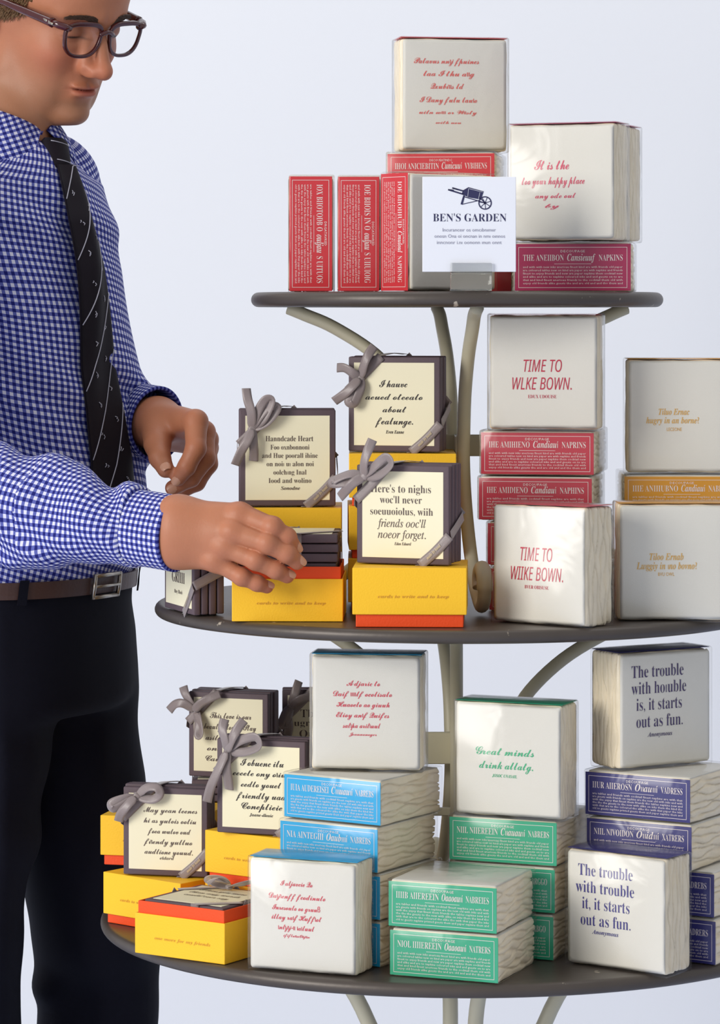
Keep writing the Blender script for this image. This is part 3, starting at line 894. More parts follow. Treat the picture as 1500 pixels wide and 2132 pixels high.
def FL(face, lines, w):
    """photo rows/columns on a coaster face (x0, x1, ytop, ybottom) -> metres from the face's lower middle"""
    x0, x1, y0, y1 = face
    return [(s, st, ((a + b) / 2 - (x0 + x1) / 2) * w / (x1 - x0), (y1 - yb) * w / (y1 - y0), (b - a) * w / (x1 - x0), hh * w / (y1 - y0)) for s, st, a, b, yb, hh in lines]

# ---- middle tier: boxes and coaster sets
loc, a = front_at(486, 3.575, 'L', .120, 0, MID + .0005)
gift_box(loc, a, 'lidded yellow gift box, lower of the two behind the open box', lid=.049, orange=.008)
gift_box((loc[0] + .001, loc[1], MID + .0005 + .0573), a, 'lidded yellow gift box behind the open box, under the coaster set with small serif lines', lid=.049, orange=.008)
zD = MID + .0005 + 2 * .0573 + .0003
loc, a = front_at(499, 3.59, 'L', .108, 2.5, zD)
coaster_set(loc, a, 'ribbon-tied coaster set with small serif lines standing just above the reaching hand',
            FL((498, 694, 862, 1058), [('Hanndcade Heart', 'serif', 551, 648, 926, 11), ('Foo oxnbonnoni', 'serif', 561, 640, 943, 10), ('and Hue poorall ihine', 'serif', 544, 657, 960, 10), ('on noiı uı alon noi', 'serif', 553, 649, 977, 10), ('oolchıng Inal', 'serif', 567, 634, 994, 10), ('Iood and wolino', 'serif', 557, 644, 1011, 10), ('Sonodne', 'italic', 582, 621, 1025, 7)], .108), INK['brown'], w=.108,
            knot=(-.37, .30), bow=[('tail', [(0, 0), (-2, -35), (-9, -62), (-12, -85)]), ('loop', [(0, 0), (12, -38), (28, -62), (40, -58), (24, -22), (0, 0)]), ('tail', [(0, 0), (-10, 22), (-22, 44), (-35, 74)]), ('tail', [(0, 0), (2, 24), (4, 45), (3, 66)]), ('loop', [(0, 0), (14, -24), (34, -46), (52, -44), (30, -14), (0, 0)])], seed=3)
loc, a = front_at(727, 3.575, 'L', .120, 0, MID + .0005)
for k, lb in enumerate(('yellow gift box at the bottom of the pile of three', 'yellow gift box in the middle of the pile of three', 'yellow gift box on top of the pile of three')):
    gift_box((loc[0] - (.001 if k == 0 else 0), loc[1], MID + .0005 + k * .0585), a + math.radians((0, 1, 0)[k]), lb, lid=.049, orange=.0092)
zE = MID + .0005 + 3 * .0585 + .0003
loc, a = front_at(915, 3.585, 'R', .1045, -15, zE)
coaster_set(loc, a, 'ribbon-tied coaster set with black handwriting, highest of all the coaster sets',
            FL((725, 915, 755, 948), [('I hauvc', 'script', 789, 848, 815, 16), ('aeued oteealo', 'script', 760, 880, 841, 14), ('about', 'script', 796, 846, 867, 14), ('fealunge.', 'script', 780, 860, 892, 16), ('Even Eanne', 'italic', 803, 841, 911, 7)], .105), INK['black'], w=.1065,
            knot=(-.36, .27), bow=[('tail', [(0, 0), (12, -32), (20, -50), (31, -68)]), ('loop', [(0, 0), (-10, 25), (-22, 48), (-8, 52), (4, 20), (0, 0)]), ('tail', [(0, 0), (-14, 18), (-32, 34), (-54, 48)]), ('tail', [(0, 0), (-14, -12), (-32, -22), (-50, -22)])], seed=4, n=4)
loc, a = front_at(735, 3.385, 'L', .120, -2.5, MID + .0005)
gift_box(loc, a, 'yellow gift box with orange foot at the middle shelf edge, lid on', w=.121, d=.118, lid=.0495, orange=.0135)
zF = MID + .0005 + .0633
loc, a = front_at(929, 3.40, 'R', .098, -21, zF)
coaster_set(loc, a, 'ribbon-tied coaster set with brown print about nights and friends, nearest on the middle shelf',
            FL((741, 929, 983, 1191), [("Here's to nighıs", 'serif', 772, 891, 1044, 16), ("woc'll never", 'serif', 790, 873, 1066, 15), ('soeuuoiolus, wiih', 'serif', 771, 895, 1090, 15), ("friends ooc'll", 'thin', 785, 881, 1115, 16), ('noeor forget.', 'thin', 786, 881, 1138, 16), ('Edan Eduard', 'italic', 819, 852, 1152, 6)], .108), INK['brown'], w=.1055,
            knot=(-.40, .38), bow=[('tail', [(0, 0), (3, -26), (10, -50), (18, -74)]), ('loop', [(0, 0), (24, -20), (52, -40), (62, -26), (34, -4), (0, 0)]), ('loop', [(0, 0), (-26, -6), (-58, 6), (-62, 14), (-28, 10), (0, 0)]), ('tail', [(0, 0), (-16, 10), (-34, 26), (-52, 42)])], seed=5)
loc, a = front_at(483, 3.45, 'L', .120, -1.5, MID + .0005)
gift_box(loc, a, 'open yellow gift box with an orange tray the man is reaching into', open_=True, lid=.046)
bl = loc
loc = (bl[0] + .0025, bl[1] + .0068, MID + .0005 + .0402)
coaster_set(loc, a, 'coaster set lying in the open gift box under the reaching fingers', None, INK['brown'], w=.104, pose='flat', n=5, tl=.55, ct=.0093, seed=6, bow=None)
loc, a = front_at(404, 3.505, 'R', .108, -69, MID + .0005)
coaster_set(loc, a, 'coaster set turned almost sideways at the rim of the middle shelf, behind the wrist',
            [('Trouble', 'serif', 0, .052, .052, .014), ('is', 'serif', 0, .043, .01, .010), ('GRIIII', 'serif', 0, .032, .046, .012), ('Mary Moods', 'italic', 0, .020, .03, .004)], INK['brown'], w=.106, seed=7, n=4, ct=.0080)

# ---- bottom tier: boxes and coaster sets
z0 = BOT + .0005
loc, a = front_at(215, 3.625, 'L', .120, -40, z0)
gift_box(loc, a, 'yellow gift box turned on the bottom shelf rim, under another yellow box', lid=.047, orange=.0105)
zQ = z0 + .0578
loc, a = front_at(209, 3.668, 'L', .120, -13, zQ)
gift_box(loc, a, 'yellow gift box on the turned yellow box, mostly hidden by a coaster set', lid=.0455, orange=.0115)
loc, a = front_at(259, 3.60, 'L', .096, -13, zQ + .0003)
coaster_set(loc, a, 'ribbon-tied coaster set with brown handwriting, lowest of the standing coaster sets',
            FL((259, 433, 1640, 1826), [('May yean leenes', 'script', 302, 411, 1694, 12), ('hi as yulois ooliu', 'script', 302, 409, 1716, 12), ('foea wulov oud', 'script', 310, 398, 1738, 12), ('fiıendy yulluo', 'script', 302, 401, 1760, 12), ('audlione youud.', 'script', 304, 402, 1781, 12), ('eldard', 'italic', 335, 364, 1792, 6)], .1), INK['brown'], w=.0985,
            knot=(-.33, .40), bow=[('loop', [(0, 0), (24, -20), (48, -22), (54, -8), (36, 4), (0, 0)]), ('loop', [(0, 0), (-24, 4), (-50, 14), (-46, 26), (-20, 14), (0, 0)]), ('tail', [(0, 0), (-14, 16), (-28, 34), (-36, 52)])], seed=8, n=4)
loc, a = front_at(427, 3.56, 'L', .120, -35, z0)
gift_box(loc, a, 'yellow gift box at the bottom of the pair behind the open bowed box', lid=.047, orange=.0105)
gift_box((loc[0], loc[1], zQ), a, 'yellow gift box with orange foot, upper one of the pair behind the open bowed box', lid=.0465, orange=.0112)
loc, a = front_at(451, 3.535, 'L', .105, -19, zQ + .0578 + .0003)
coaster_set(loc, a, 'ribbon-tied coaster set with black handwriting, standing on a pair of yellow boxes',
            FL((451, 628, 1552, 1742), [('I obuenc ilu', 'script', 499, 585, 1606, 15), ('eeeele ony oıiuo', 'script', 484, 597, 1626, 13), ('eedlo youel', 'script', 500, 580, 1648, 13), ('friendly uad', 'script', 490, 591, 1671, 14), ('Coneplieie', 'script', 501, 582, 1692, 14), ('Jaane-dleaie', 'italic', 517, 564, 1706, 6)], .105), INK['black'], w=.104,
            knot=(-.36, .37), bow=[('tail', [(0, 0), (-2, -24), (-8, -46), (-6, -66)]), ('loop', [(0, 0), (30, -24), (66, -34), (74, -16), (40, -2), (0, 0)]), ('tail', [(0, 0), (-12, 32), (-30, 70), (-42, 104)]), ('tail', [(0, 0), (1, 28), (4, 54), (4, 78)]), ('tail', [(0, 0), (14, -26), (26, -48), (38, -66)])], seed=9, n=4)
loc, a = front_at(468, 3.389, 'R', .119, -33, z0)
gift_box(loc, a, 'open yellow gift box with orange tray holding a tied coaster set with a bow', w=.119, d=.119, open_=True, lid=.0435, text='one more for my friends')
c0 = Vector(loc[:2]); o = rot(a, 0, .0075)
coaster_set((c0.x + o.x, c0.y + o.y, z0 + .0378), a, 'coaster set lying in the open box, silver bow standing up',
            FL((0, 100, 0, 100), [('I love you more', 'script', 20, 80, 32, 9), ('than any words', 'script', 18, 82, 47, 9), ('could ever say', 'script', 22, 78, 62, 9)], .104), INK['brown'], w=.104, pose='flat', n=2, ct=.0083, seed=10, tl=.45, knot=(-.02, .34),
            bow=[('loop', [(0, 0), (-30, -18), (-52, -8), (-40, 10), (0, 0)]), ('loop', [(0, 0), (30, -20), (60, -8), (44, 12), (0, 0)]), ('tail', [(0, 0), (-14, 20), (-30, 34)])])
loc, a = front_at(380, 3.80, 'L', .120, 0, z0)
gift_box((loc[0], loc[1], z0), a, 'yellow gift box at the rear behind the standing coaster sets', lid=.047, orange=.006, group='rear yellow boxes')
gift_box((loc[0], loc[1], z0 + .0533), a, 'yellow gift box at the rear behind the standing coaster sets', lid=.047, orange=.006, group='rear yellow boxes')
coaster_set((loc[0] + .004, loc[1] + .002, z0 + .1069), a, 'coaster set lying flat under the rear coaster set, only its dark edge showing', None, INK['brown'], w=.106, pose='flat', n=3, ct=.0080, seed=13, tl=.4)
zJ = z0 + .1069 + .0273 + .0012
loc, a = front_at(394, 3.812, 'L', .100, -19, zJ + .0026)
coaster_set(loc, a, 'ribbon-tied coaster set standing far back, half hidden by another coaster set',
            FL((393, 553, 1452, 1620), [('This love is our', 'script', 436, 520, 1502, 13), ('beauty flower. Stay', 'script', 424, 530, 1524, 13), ('asilto yous', 'script', 427, 500, 1546, 12), ('one lil', 'script', 430, 490, 1567, 12), ('Caund', 'script', 427, 480, 1588, 12)], .1), INK['brown'], w=.101,
            knot=(-.40, .28), bow=[('tail', [(0, 0), (-10, -22), (-20, -38), (-28, -52)]), ('tail', [(0, 0), (-22, -16), (-42, -14), (-60, 2)]), ('tail', [(0, 0), (20, -18), (40, -30), (62, -40)]), ('loop', [(0, 0), (10, 26), (14, 52), (20, 46), (12, 18), (0, 0)])], seed=11, n=4)
loc, a = front_at(611, 3.86, 'L', .120, 0, z0)
gift_box((loc[0] - .004, loc[1], z0), a, 'yellow gift box at the rear, hidden behind the pack with red handwriting', lid=.049, orange=.0145, group='rear yellow boxes behind the red handwriting')
gift_box((loc[0] - .004, loc[1], z0 + .0638), a, 'yellow gift box at the rear, hidden behind the pack with red handwriting', lid=.049, orange=.0145, group='rear yellow boxes behind the red handwriting')
loc, a = front_at(588, 3.868, 'L', .106, 0, z0 + .128)
coaster_set(loc, a, 'ribbon-tied coaster set at the rear, half behind the pack with red handwriting',
            FL((587, 770, 1436, 1620), [('Tbs ennee', 'serif', 626, 730, 1496, 16), ('ugr C Lunde', 'serif', 613, 735, 1514, 13), ('Quone oni', 'serif', 624, 730, 1537, 15)], .108), INK['brown'], w=.106,
            knot=(-.40, .32), bow=[('tail', [(0, 0), (6, -20), (12, -38), (18, -56)]), ('tail', [(0, 0), (16, -14), (34, -20), (50, -20)]), ('loop', [(0, 0), (-14, 16), (-22, 42), (-8, 34), (0, 0)]), ('tail', [(0, 0), (-6, 22), (-4, 44), (-8, 66)])], seed=12, n=3)

# ------------------------------------------------------------------ the man
M_SKIN = mat('tanned_skin', (182, 118, 86), rough=0.5, spec=0.4, sss=0.12, bump=0.10, bscale=420, vary=0.06, vscale=70)
M_NAIL = mat('finger_nail', (206, 152, 124), rough=0.3, spec=0.5)
M_HAIR = mat('dark_blond_hair', (112, 84, 54), rough=0.5, spec=0.4, bump=0.5, bscale=380, vary=0.25, vscale=160)
M_BROW = mat('brown_eyebrow_hair', (62, 40, 26), rough=0.6)
M_TROUSER = mat('midnight_navy_wool', (12, 12, 24), rough=0.85, spec=0.18, bump=0.1, bscale=700)
M_BELT = mat('dark_brown_leather', (70, 44, 36), rough=0.45, bump=0.15, bscale=300, vary=0.15, vscale=80)
M_STEEL = mat('brushed_buckle_metal', (178, 170, 158), rough=0.3, metal=1.0, bump=0.03, bscale=300)
M_TIE = mat('charcoal_silk', (27, 22, 29), rough=0.7, spec=0.15, bump=0.10, bscale=900)
M_TIELINE = mat('pale_silk_stripe', (178, 176, 188), rough=0.5)
M_ACETATE = mat('tortoise_acetate', (72, 20, 22), rough=0.15, spec=0.6, coat=0.5, vary=0.5, vscale=90)
M_BUTTON = mat('shirt_button', (214, 214, 222), rough=0.35)

def gingham():
    m = bpy.data.materials.new('blue_gingham'); m.use_nodes = True
    nt = m.node_tree; b = nt.nodes['Principled BSDF']
    b.inputs['Roughness'].default_value = 0.85; b.inputs['Specular IOR Level'].default_value = 0.2
    uv = nt.nodes.new('ShaderNodeUVMap'); uv.uv_map = 'cloth'
    sp = nt.nodes.new('ShaderNodeSeparateXYZ'); nt.links.new(uv.outputs['UV'], sp.inputs[0])
    def mth(op, a, bb=None):
        q = nt.nodes.new('ShaderNodeMath'); q.operation = op
        for k, x in enumerate((a, bb)):
            if x is None: continue
            if isinstance(x, float): q.inputs[k].default_value = x
            else: nt.links.new(x, q.inputs[k])
        return q.outputs[0]
    s = [mth('LESS_THAN', mth('FRACT', sp.outputs[k]), 0.5) for k in (0, 1)]
    tot = mth('MULTIPLY', mth('ADD', s[0], s[1]), 0.5)
    r = nt.nodes.new('ShaderNodeValToRGB'); r.color_ramp.interpolation = 'CONSTANT'
    e = r.color_ramp.elements
    e[0].position = 0; e[0].color = lin(218, 217, 232)
    e[1].position = 0.25; e[1].color = lin(94, 101, 172)
    q = e.new(0.75); q.color = lin(29, 33, 110)
    nt.links.new(tot, r.inputs['Fac']); nt.links.new(r.outputs['Color'], b.inputs['Base Color'])
    tc = nt.nodes.new('ShaderNodeTexCoord')
    n = nt.nodes.new('ShaderNodeTexNoise'); n.inputs['Scale'].default_value = 900
    bp = nt.nodes.new('ShaderNodeBump'); bp.inputs['Strength'].default_value = 0.08; bp.inputs['Distance'].default_value = 0.001
    nt.links.new(tc.outputs['Object'], n.inputs['Vector']); nt.links.new(n.outputs['Fac'], bp.inputs['Height']); nt.links.new(bp.outputs['Normal'], b.inputs['Normal'])
    return m
M_SHIRT = gingham()
CHK = 0.0070                                           # check period in metres

man = empty('person', (-0.42, 0.24, 0.0))
MAN0 = Vector(man.location)
tag(man, 'man in glasses, blue gingham shirt and dark tie reaching into an open yellow box', 'person')
def mo(name, verts, faces, m=None, parent=man, smooth=True, mats=None, midx=None):
    """world-space vertices of a piece of the man (parents stand at the man's origin)"""
    return mesh_obj(name, [(q[0] - MAN0.x, q[1] - MAN0.y, q[2] - MAN0.z) for q in verts], faces, m, parent, smooth, mats, midx)

# ---- torso profile: photo row -> column of the body's middle line on its front, half width, half depth, yaw, distance of the body axis
PROF = [  # row, column of the front line, half width, half depth, yaw
    (262, 96, .052, .052, 56), (300, 104, .058, .057, 57), (335, 116, .070, .068, 57), (362, 122, .115, .082, 57), (380, 127, .160, .094, 57), (460, 144, .180, .108, 58), (560, 166, .178, .116, 58), (700, 192, .168, .117, 59),
    (850, 220, .160, .117, 60), (960, 236, .156, .119, 61), (1060, 240, .156, .119, 62), (1130, 234, .156, .116, 62), (1200, 214, .154, .108, 62), (1260, 210, .156, .110, 62), (1400, 214, .162, .112, 62)]
D0 = 3.93
PR = []
for row, colm, a_, b_, yw in PROF:
    z = CAM_Z + (HOR - row) * D0 / F_PX
    y_ = math.radians(yw)
    Fv = (math.sin(y_), -math.cos(y_))
    x = (colm - 750) * D0 / F_PX - b_ * Fv[0]
    PR.append((z, x, D0 - CAM_D + .045 * min(1.0, max(0.0, (450 - row) / 150.0)), a_, b_, y_))
PR = np.array(PR)[::-1]
def prof(z):
    return [np.interp(z, PR[:, 0], PR[:, k]) for k in range(1, 6)]
def torso_front(z, lat=0.0, out=0.0):
    """point on the body's front at height z, lat metres to the man's left"""
    x, y, a_, b_, yw = [float(q) for q in prof(z)]
    F = Vector((math.sin(yw), -math.cos(yw), 0)); L = Vector((math.cos(yw), math.sin(yw), 0))
    bb = math.sqrt(max(1 - (lat / a_) ** 2, 0.0)) * b_
    return Vector((x, y, z)) + F * (bb + out) + L * lat
def torso_sdf(X, Y, Z, grow=0.0):
    x, y, a_, b_, yw = prof(Z)
    c, s = np.cos(yw), np.sin(yw)
    lx = (X - x) * c + (Y - y) * s
    fx = (X - x) * s - (Y - y) * c
    A, B = a_ + grow, b_ + grow
    q = (np.abs(lx / A) ** 2.3 + np.abs(fx / B) ** 2.3) ** (1 / 2.3)
    return (q - 1) * np.minimum(A, B) * 0.9

# ---- joints (photo column, row, distance)
J = {k: P(*q) for k, q in dict(
    sh_l=(112, 384, 4.05), mid_l=(150, 610, 4.09), el_l=(176, 856, 4.11), wr_l=(322, 880, 3.935),
    sh_r=(-150, 395, 3.76), el_r=(-165, 1010, 3.66), fo_r=(90, 1066, 3.555), wr_r=(368, 1109, 3.435), neck=(9, 303, 3.98)).items()}

# ---- head, modelled face-forward (f, l, u) about the bridge of the nose and then turned
yaw, pitch, roll = math.radians(48.5), math.radians(22.5), math.radians(5.0)
Hm = Matrix.Rotation(yaw, 3, 'Z') @ Matrix.Rotation(pitch, 3, 'X')
base = Matrix(((0, math.cos(roll), -math.sin(roll)), (-1, 0, 0), (0, math.sin(roll), math.cos(roll))))
HM = np.array(Hm @ base)
NAS = P(209, 65, 3.92)
def h2w(p): return Vector(HM @ np.array(p)) + NAS
def w2h(X, Y, Z):
    d = [X - NAS.x, Y - NAS.y, Z - NAS.z]
    return [HM[0, k] * d[0] + HM[1, k] * d[1] + HM[2, k] * d[2] for k in range(3)]

def head_sdf(X, Y, Z):
    f, l, u = w2h(X, Y, Z)
    s = np.abs(l)
    d = ell(f, l, u, (-.100, 0, .035), (.101, .074, .096))
    d = smin(d, ell(f, l, u, (-.038, 0, .040), (.0395, .056, .055)), .03)
    d = smin(d, ell(f, l, u, (-.055, 0, -.045), (.048, .0465, .072)), .02)
    d = smin(d, cone(f, s, u, (-.092, .0455, -.087), (-.063, .0380, -.108), .0185, .0175), .028)
    d = smin(d, cone(f, s, u, (-.063, .0380, -.108), (-.030, .012, -.117), .0175, .0130), .022)
    d = smin(d, cone(f, s, u, (-.104, .044, .015), (-.096, .0400, -.072), .022, .021), .040)
    d = smin(d, ell(f, l, u, (-.0180, 0, -.1130), (.0175, .0220, .0150)), .014)
    d = smin(d, ell(f, s, u, (-.042, .039, -.036), (.026, .018, .020)), .030)
    d = smin(d, ell(f, s, u, (-.054, .031, -.082), (.032, .017, .032)), .026)
    d = smin(d, ell(f, l, u, (-.024, 0, -.078), (.0240, .0235, .023)), .016)
    d = smin(d, cone(f, s, u, (-.0030, .006, .017), (-.022, .042, .014), .0095, .0085), .014)
    d = smax(d, -ell(f, s, u, (.002, .033, -.003), (.0165, .0170, .0120)), .012)
    d = smin(d, ell(f, s, u, (-.0190, .032, -.004), (.0130, .0140, .0128)), .005)
    d = smax(d, -ell(f, s, u, (-.0045, .032, -.0110), (.0060, .0115, .0018)), .003)
    nose = cone(f, l, u, (-.003, 0, .005), (.0190, 0, -.0420), .0068, .0092)
    nose = smin(nose, ell(f, l, u, (.0205, 0, -.0460), (.0115, .0100, .0100)), .008)
    nose = smin(nose, ell(f, s, u, (.0065, .0115, -.0490), (.0130, .0070, .0084)), .009)
    nose = smin(nose, cone(f, s, u, (-.010, .008, -.004), (-.001, .012, -.044), .0080, .008), .010)
    d = smin(d, nose, .008)
    d = smax(d, -ell(f, s, u, (.0115, .0068, -.0580), (.0070, .0034, .0040)), .003)
    d = smin(d, ell(f, l, u, (-.0038, 0, -.0725), (.0090, .0210, .0042)), .005)
    d = smin(d, ell(f, l, u, (-.0050, 0, -.0826), (.0090, .0180, .0052)), .005)
    d = smax(d, -ell(f, l, u, (.0030, 0, -.0773), (.0140, .0260, .0010)), .003)
    d = smax(d, -ell(f, l, u, (.0070, 0, -.0670), (.0050, .0030, .0070)), .005)
    d = smax(d, -ell(f, l, u, (.0062, 0, -.0945), (.0070, .0160, .0042)), .010)
    d = smax(d, -cone(f, s, u, (.011, .0235, -.052), (.0020, .034, -.074), .0030, .0030), .010)
    ear = ell(f, s, u, (-.117, .0765, -.018), (.018, .0065, .031))
    ear = smin(ear, ell(f, s, u, (-.122, .080, -.010), (.017, .0050, .022)), .006)
    ear = smax(ear, -ell(f, s, u, (-.114, .086, -.014), (.008, .006, .014)), .006)
    d = smin(d, ear, .008)
    nk0 = h2w((-.116, 0, -.050)); nk1 = J['neck']
    d = smin(d, cone(X, Y, Z, nk0, nk1, .047, .053), .007)
    d = smin(d, cone(X, Y, Z, nk1, nk1 + Vector((-.012, .01, -.10)), .054, .058), .03)
    return d

body_v = []; body_f = []; body_m = []
def join(v, f, mi=0):
    n = sum(len(q) for q in body_v)
    body_v.append(np.asarray(v)); body_f.append(np.asarray(f) + n); body_m.append(np.full(len(f), mi))
hc = np.array(NAS)
hv, hf = surface_net(head_sdf, hc + (-.30, -.12, -.27), hc + (.10, .26, .175), .0016)
join(hv, hf)

# ---- hands
def finger_chain(X, Y, Z, pts, k=.004):
    d = None
    for (a, ra), (b, rb) in zip(pts[:-1], pts[1:]):
        q = cone(X, Y, Z, a, b, ra, rb)
        d = q if d is None else smin(d, q, k)
    return d
def px_chain(lst): return [(P(x, y, dd), r) for x, y, dd, r in lst]
RH = dict(
    index=px_chain([(478, 1066, 3.424, .0128), (500, 1071, 3.416, .0124), (568, 1098, 3.400, .0106), (598, 1119, 3.404, .0094), (612, 1139, 3.412, .0084)]),
    middle=px_chain([(462, 1098, 3.418, .0128), (487, 1107, 3.408, .0122), (558, 1132, 3.395, .0106), (598, 1153, 3.398, .0095), (619, 1170, 3.406, .0085)]),
    ring=px_chain([(450, 1128, 3.420, .0120), (470, 1138, 3.412, .0115), (533, 1167, 3.400, .0100), (575, 1187, 3.404, .0090), (598, 1199, 3.411, .0081)]),
    little=px_chain([(432, 1155, 3.427, .0112), (450, 1168, 3.420, .0104), (504, 1202, 3.410, .0089), (536, 1215, 3.413, .0079), (556, 1222, 3.419, .0071)]))
RT = px_chain([(395, 1090, 3.462, .0180), (440, 1093, 3.478, .0145), (474, 1098, 3.488, .0120), (500, 1104, 3.494, .0098)])
def rhand_sdf(X, Y, Z):
    w0, w1 = P(250, 1102, 3.495), P(368, 1108, 3.440)
    up = Vector((.0, 0, .0135))
    d = smin(cone(X, Y, Z, w0 + up, w1 + up, .0215, .0225), cone(X, Y, Z, w0 - up, w1 - up, .0215, .0225), .02)
    palm = None
    for k, r0 in (('index', .020), ('middle', .0195), ('ring', .019), ('little', .0175)):
        a = P(*{'index': (376, 1078, 3.440), 'middle': (374, 1097, 3.434), 'ring': (371, 1117, 3.436), 'little': (367, 1139, 3.441)}[k])
        q = cone(X, Y, Z, a, RH[k][1][0], r0, .0122)
        palm = q if palm is None else smin(palm, q, .012)
    for k in RH:
        palm = smin(palm, ell(X, Y, Z, RH[k][1][0] + Vector((-.002, -.004, .001)), (.0115, .0105, .0095)), .006)
    d = smin(d, palm, .022)
    d = smin(d, finger_chain(X, Y, Z, RT), .014)
    fs = None
    for k in RH:
        q = finger_chain(X, Y, Z, RH[k][1:])
        for j, r in ((2, .0103), (3, .0090)):
            c = RH[k][j]
            q = smin(q, ell(X, Y, Z, c[0] + Vector((0, -.0015, .001)), (c[1] * .99,) * 3), .004)
        fs = q if fs is None else smin(fs, q, .0012)
    return smin(d, fs, .006)
a0 = np.array(P(330, 1270, 3.49)); 
rv, rf = surface_net(rhand_sdf, np.array(P(240, 1250, 3.45)) * (1, 0, 1) + (0, -.345, 0), np.array(P(650, 1010, 3.45)) * (1, 0, 1) + (0, -.185, 0), .0013)
join(rv, rf)
LH = dict(
    index=px_chain([(396, 866, 3.862, .0150), (408, 878, 3.850, .0142), (408, 934, 3.828, .0122), (389, 972, 3.826, .0107), (372, 996, 3.832, .0092)]),
    middle=px_chain([(412, 884, 3.888, .0142), (424, 900, 3.876, .0136), (427, 954, 3.856, .0122), (398, 995, 3.848, .0108), (360, 1016, 3.846, .0094)]),
    ring=px_chain([(420, 900, 3.910, .0132), (431, 915, 3.902, .0126), (434, 966, 3.888, .0112), (410, 1005, 3.880, .0100), (384, 1020, 3.878, .0088)]),
    little=px_chain([(424, 916, 3.932, .0118), (432, 932, 3.926, .0110), (432, 972, 3.916, .0098), (415, 1000, 3.910, .0088), (398, 1012, 3.906, .0078)]))
LT = px_chain([(326, 884, 3.905, .0210), (328, 925, 3.868, .0160), (333, 953, 3.846, .0128), (345, 977, 3.834, .0104)])
def lhand_sdf(X, Y, Z):
    w0, w1 = P(250, 872, 4.02), P(322, 880, 3.935)
    d = cone(X, Y, Z, w0, w1, .033, .030)
    palm = None
    for k, r0, o in (('index', .0215, 0), ('middle', .021, 8), ('ring', .020, 18), ('little', .019, 28)):
        q = cone(X, Y, Z, P(334, 872 + o, 3.925 + o * .0008), LH[k][1][0], r0, .0138)
        palm = q if palm is None else smin(palm, q, .012)
    d = smin(d, palm, .02)
    d = smin(d, finger_chain(X, Y, Z, LT), .016)
    fs = None
    for k in LH:
        q = finger_chain(X, Y, Z, LH[k][1:])
        fs = q if fs is None else smin(fs, q, .0012)
    return smin(d, fs, .006)
lv, lf = surface_net(lhand_sdf, np.array(P(240, 1060, 3.93)) * (1, 0, 1) + (0, .06, 0), np.array(P(470, 810, 3.93)) * (1, 0, 1) + (0, .36, 0), .0014)
join(lv, lf)

# nails: thin curved plates laid into the finger ends
def nail(tip, prev, r, outward, shift=0.0):
    t = (tip - prev).normalized()
    o = (outward - t * outward.dot(t)).normalized()
    s = t.cross(o)
    v = []; f = []
    n, m = 8, 7
    for i in range(n + 1):
        for j in range(m + 1):
            a = (j / m - .5) * 1.75
            u = (i / n - .5)
            wv = r * .80 * math.sqrt(max(1 - (2 * u) ** 4 * .55, .05))
            p = tip + t * (u * r * 1.55 + shift) + s * (math.sin(a) * wv) + o * (r * 1.005 * (.28 + .72 * math.cos(a * .95)) + .0002 - max(0, u) * r * .10)
            v.append(p)
    for i in range(n):
        for j in range(m):
            q = i * (m + 1) + j
            f.append((q, q + 1, q + m + 2, q + m + 1))
    return np.array([tuple(x) for x in v]), f
for k in RH:
    (pa, _), (pb, r) = RH[k][-2], RH[k][-1]
    v, f = nail(pb, pa, r, Vector((.25, -.75, .62))); join(v, f, 1)
for k in ('index', 'middle'):
    (pa, _), (pb, r) = LH[k][-2], LH[k][-1]
    v, f = nail(pb, pa, r, Vector((-.2, -.8, -.15))); join(v, f, 1)
(pa, _), (pb, r) = LT[-2], LT[-1]
v, f = nail(pb, pa, r, Vector((.1, -.9, .2))); join(v, f, 1)

# trunk, upper arms and legs beneath the clothes
HIPR, HIPL = P(-40, 1330, 3.89), P(112, 1330, 4.03)
KNR, KNL = P(-70, 1960, 3.88), P(201, 1960, 4.05)
def core_sdf(X, Y, Z):
    d = torso_sdf(X, Y, Z, -.022)
    d = smax(d, Z - float(J['neck'].z) - .0, .01)
    d = smax(d, .96 - Z, .01)
    for a, b in (('sh_l', 'mid_l'), ('mid_l', 'el_l')): d = smin(d, cone(X, Y, Z, J[a], J[b], .042, .036), .03)
    d = smin(d, cone(X, Y, Z, J['el_l'], P(250, 872, 4.02), .035, .031), .02)
    d = smin(d, cone(X, Y, Z, J['sh_r'], J['el_r'], .042, .036), .03)
    d = smin(d, cone(X, Y, Z, J['el_r'], P(250, 1094, 3.475), .035, .028), .02)
    for h, k in ((HIPR, KNR), (HIPL, KNL)):
        d = smin(d, cone(X, Y, Z, h, k, .068, .042), .03)
        d = smin(d, cone(X, Y, Z, k, Vector((k.x, k.y + .03, .06)), .042, .032), .02)
    return d
cv, cf = surface_net(core_sdf, (-.72, -.15, .02), (-.22, .52, 1.62), .010)
join(cv, cf)
me_v = np.concatenate(body_v); me_f = np.concatenate(body_f)
body = mo('body', me_v, me_f.tolist(), None, man, True, [M_SKIN, M_NAIL], np.concatenate(body_m))
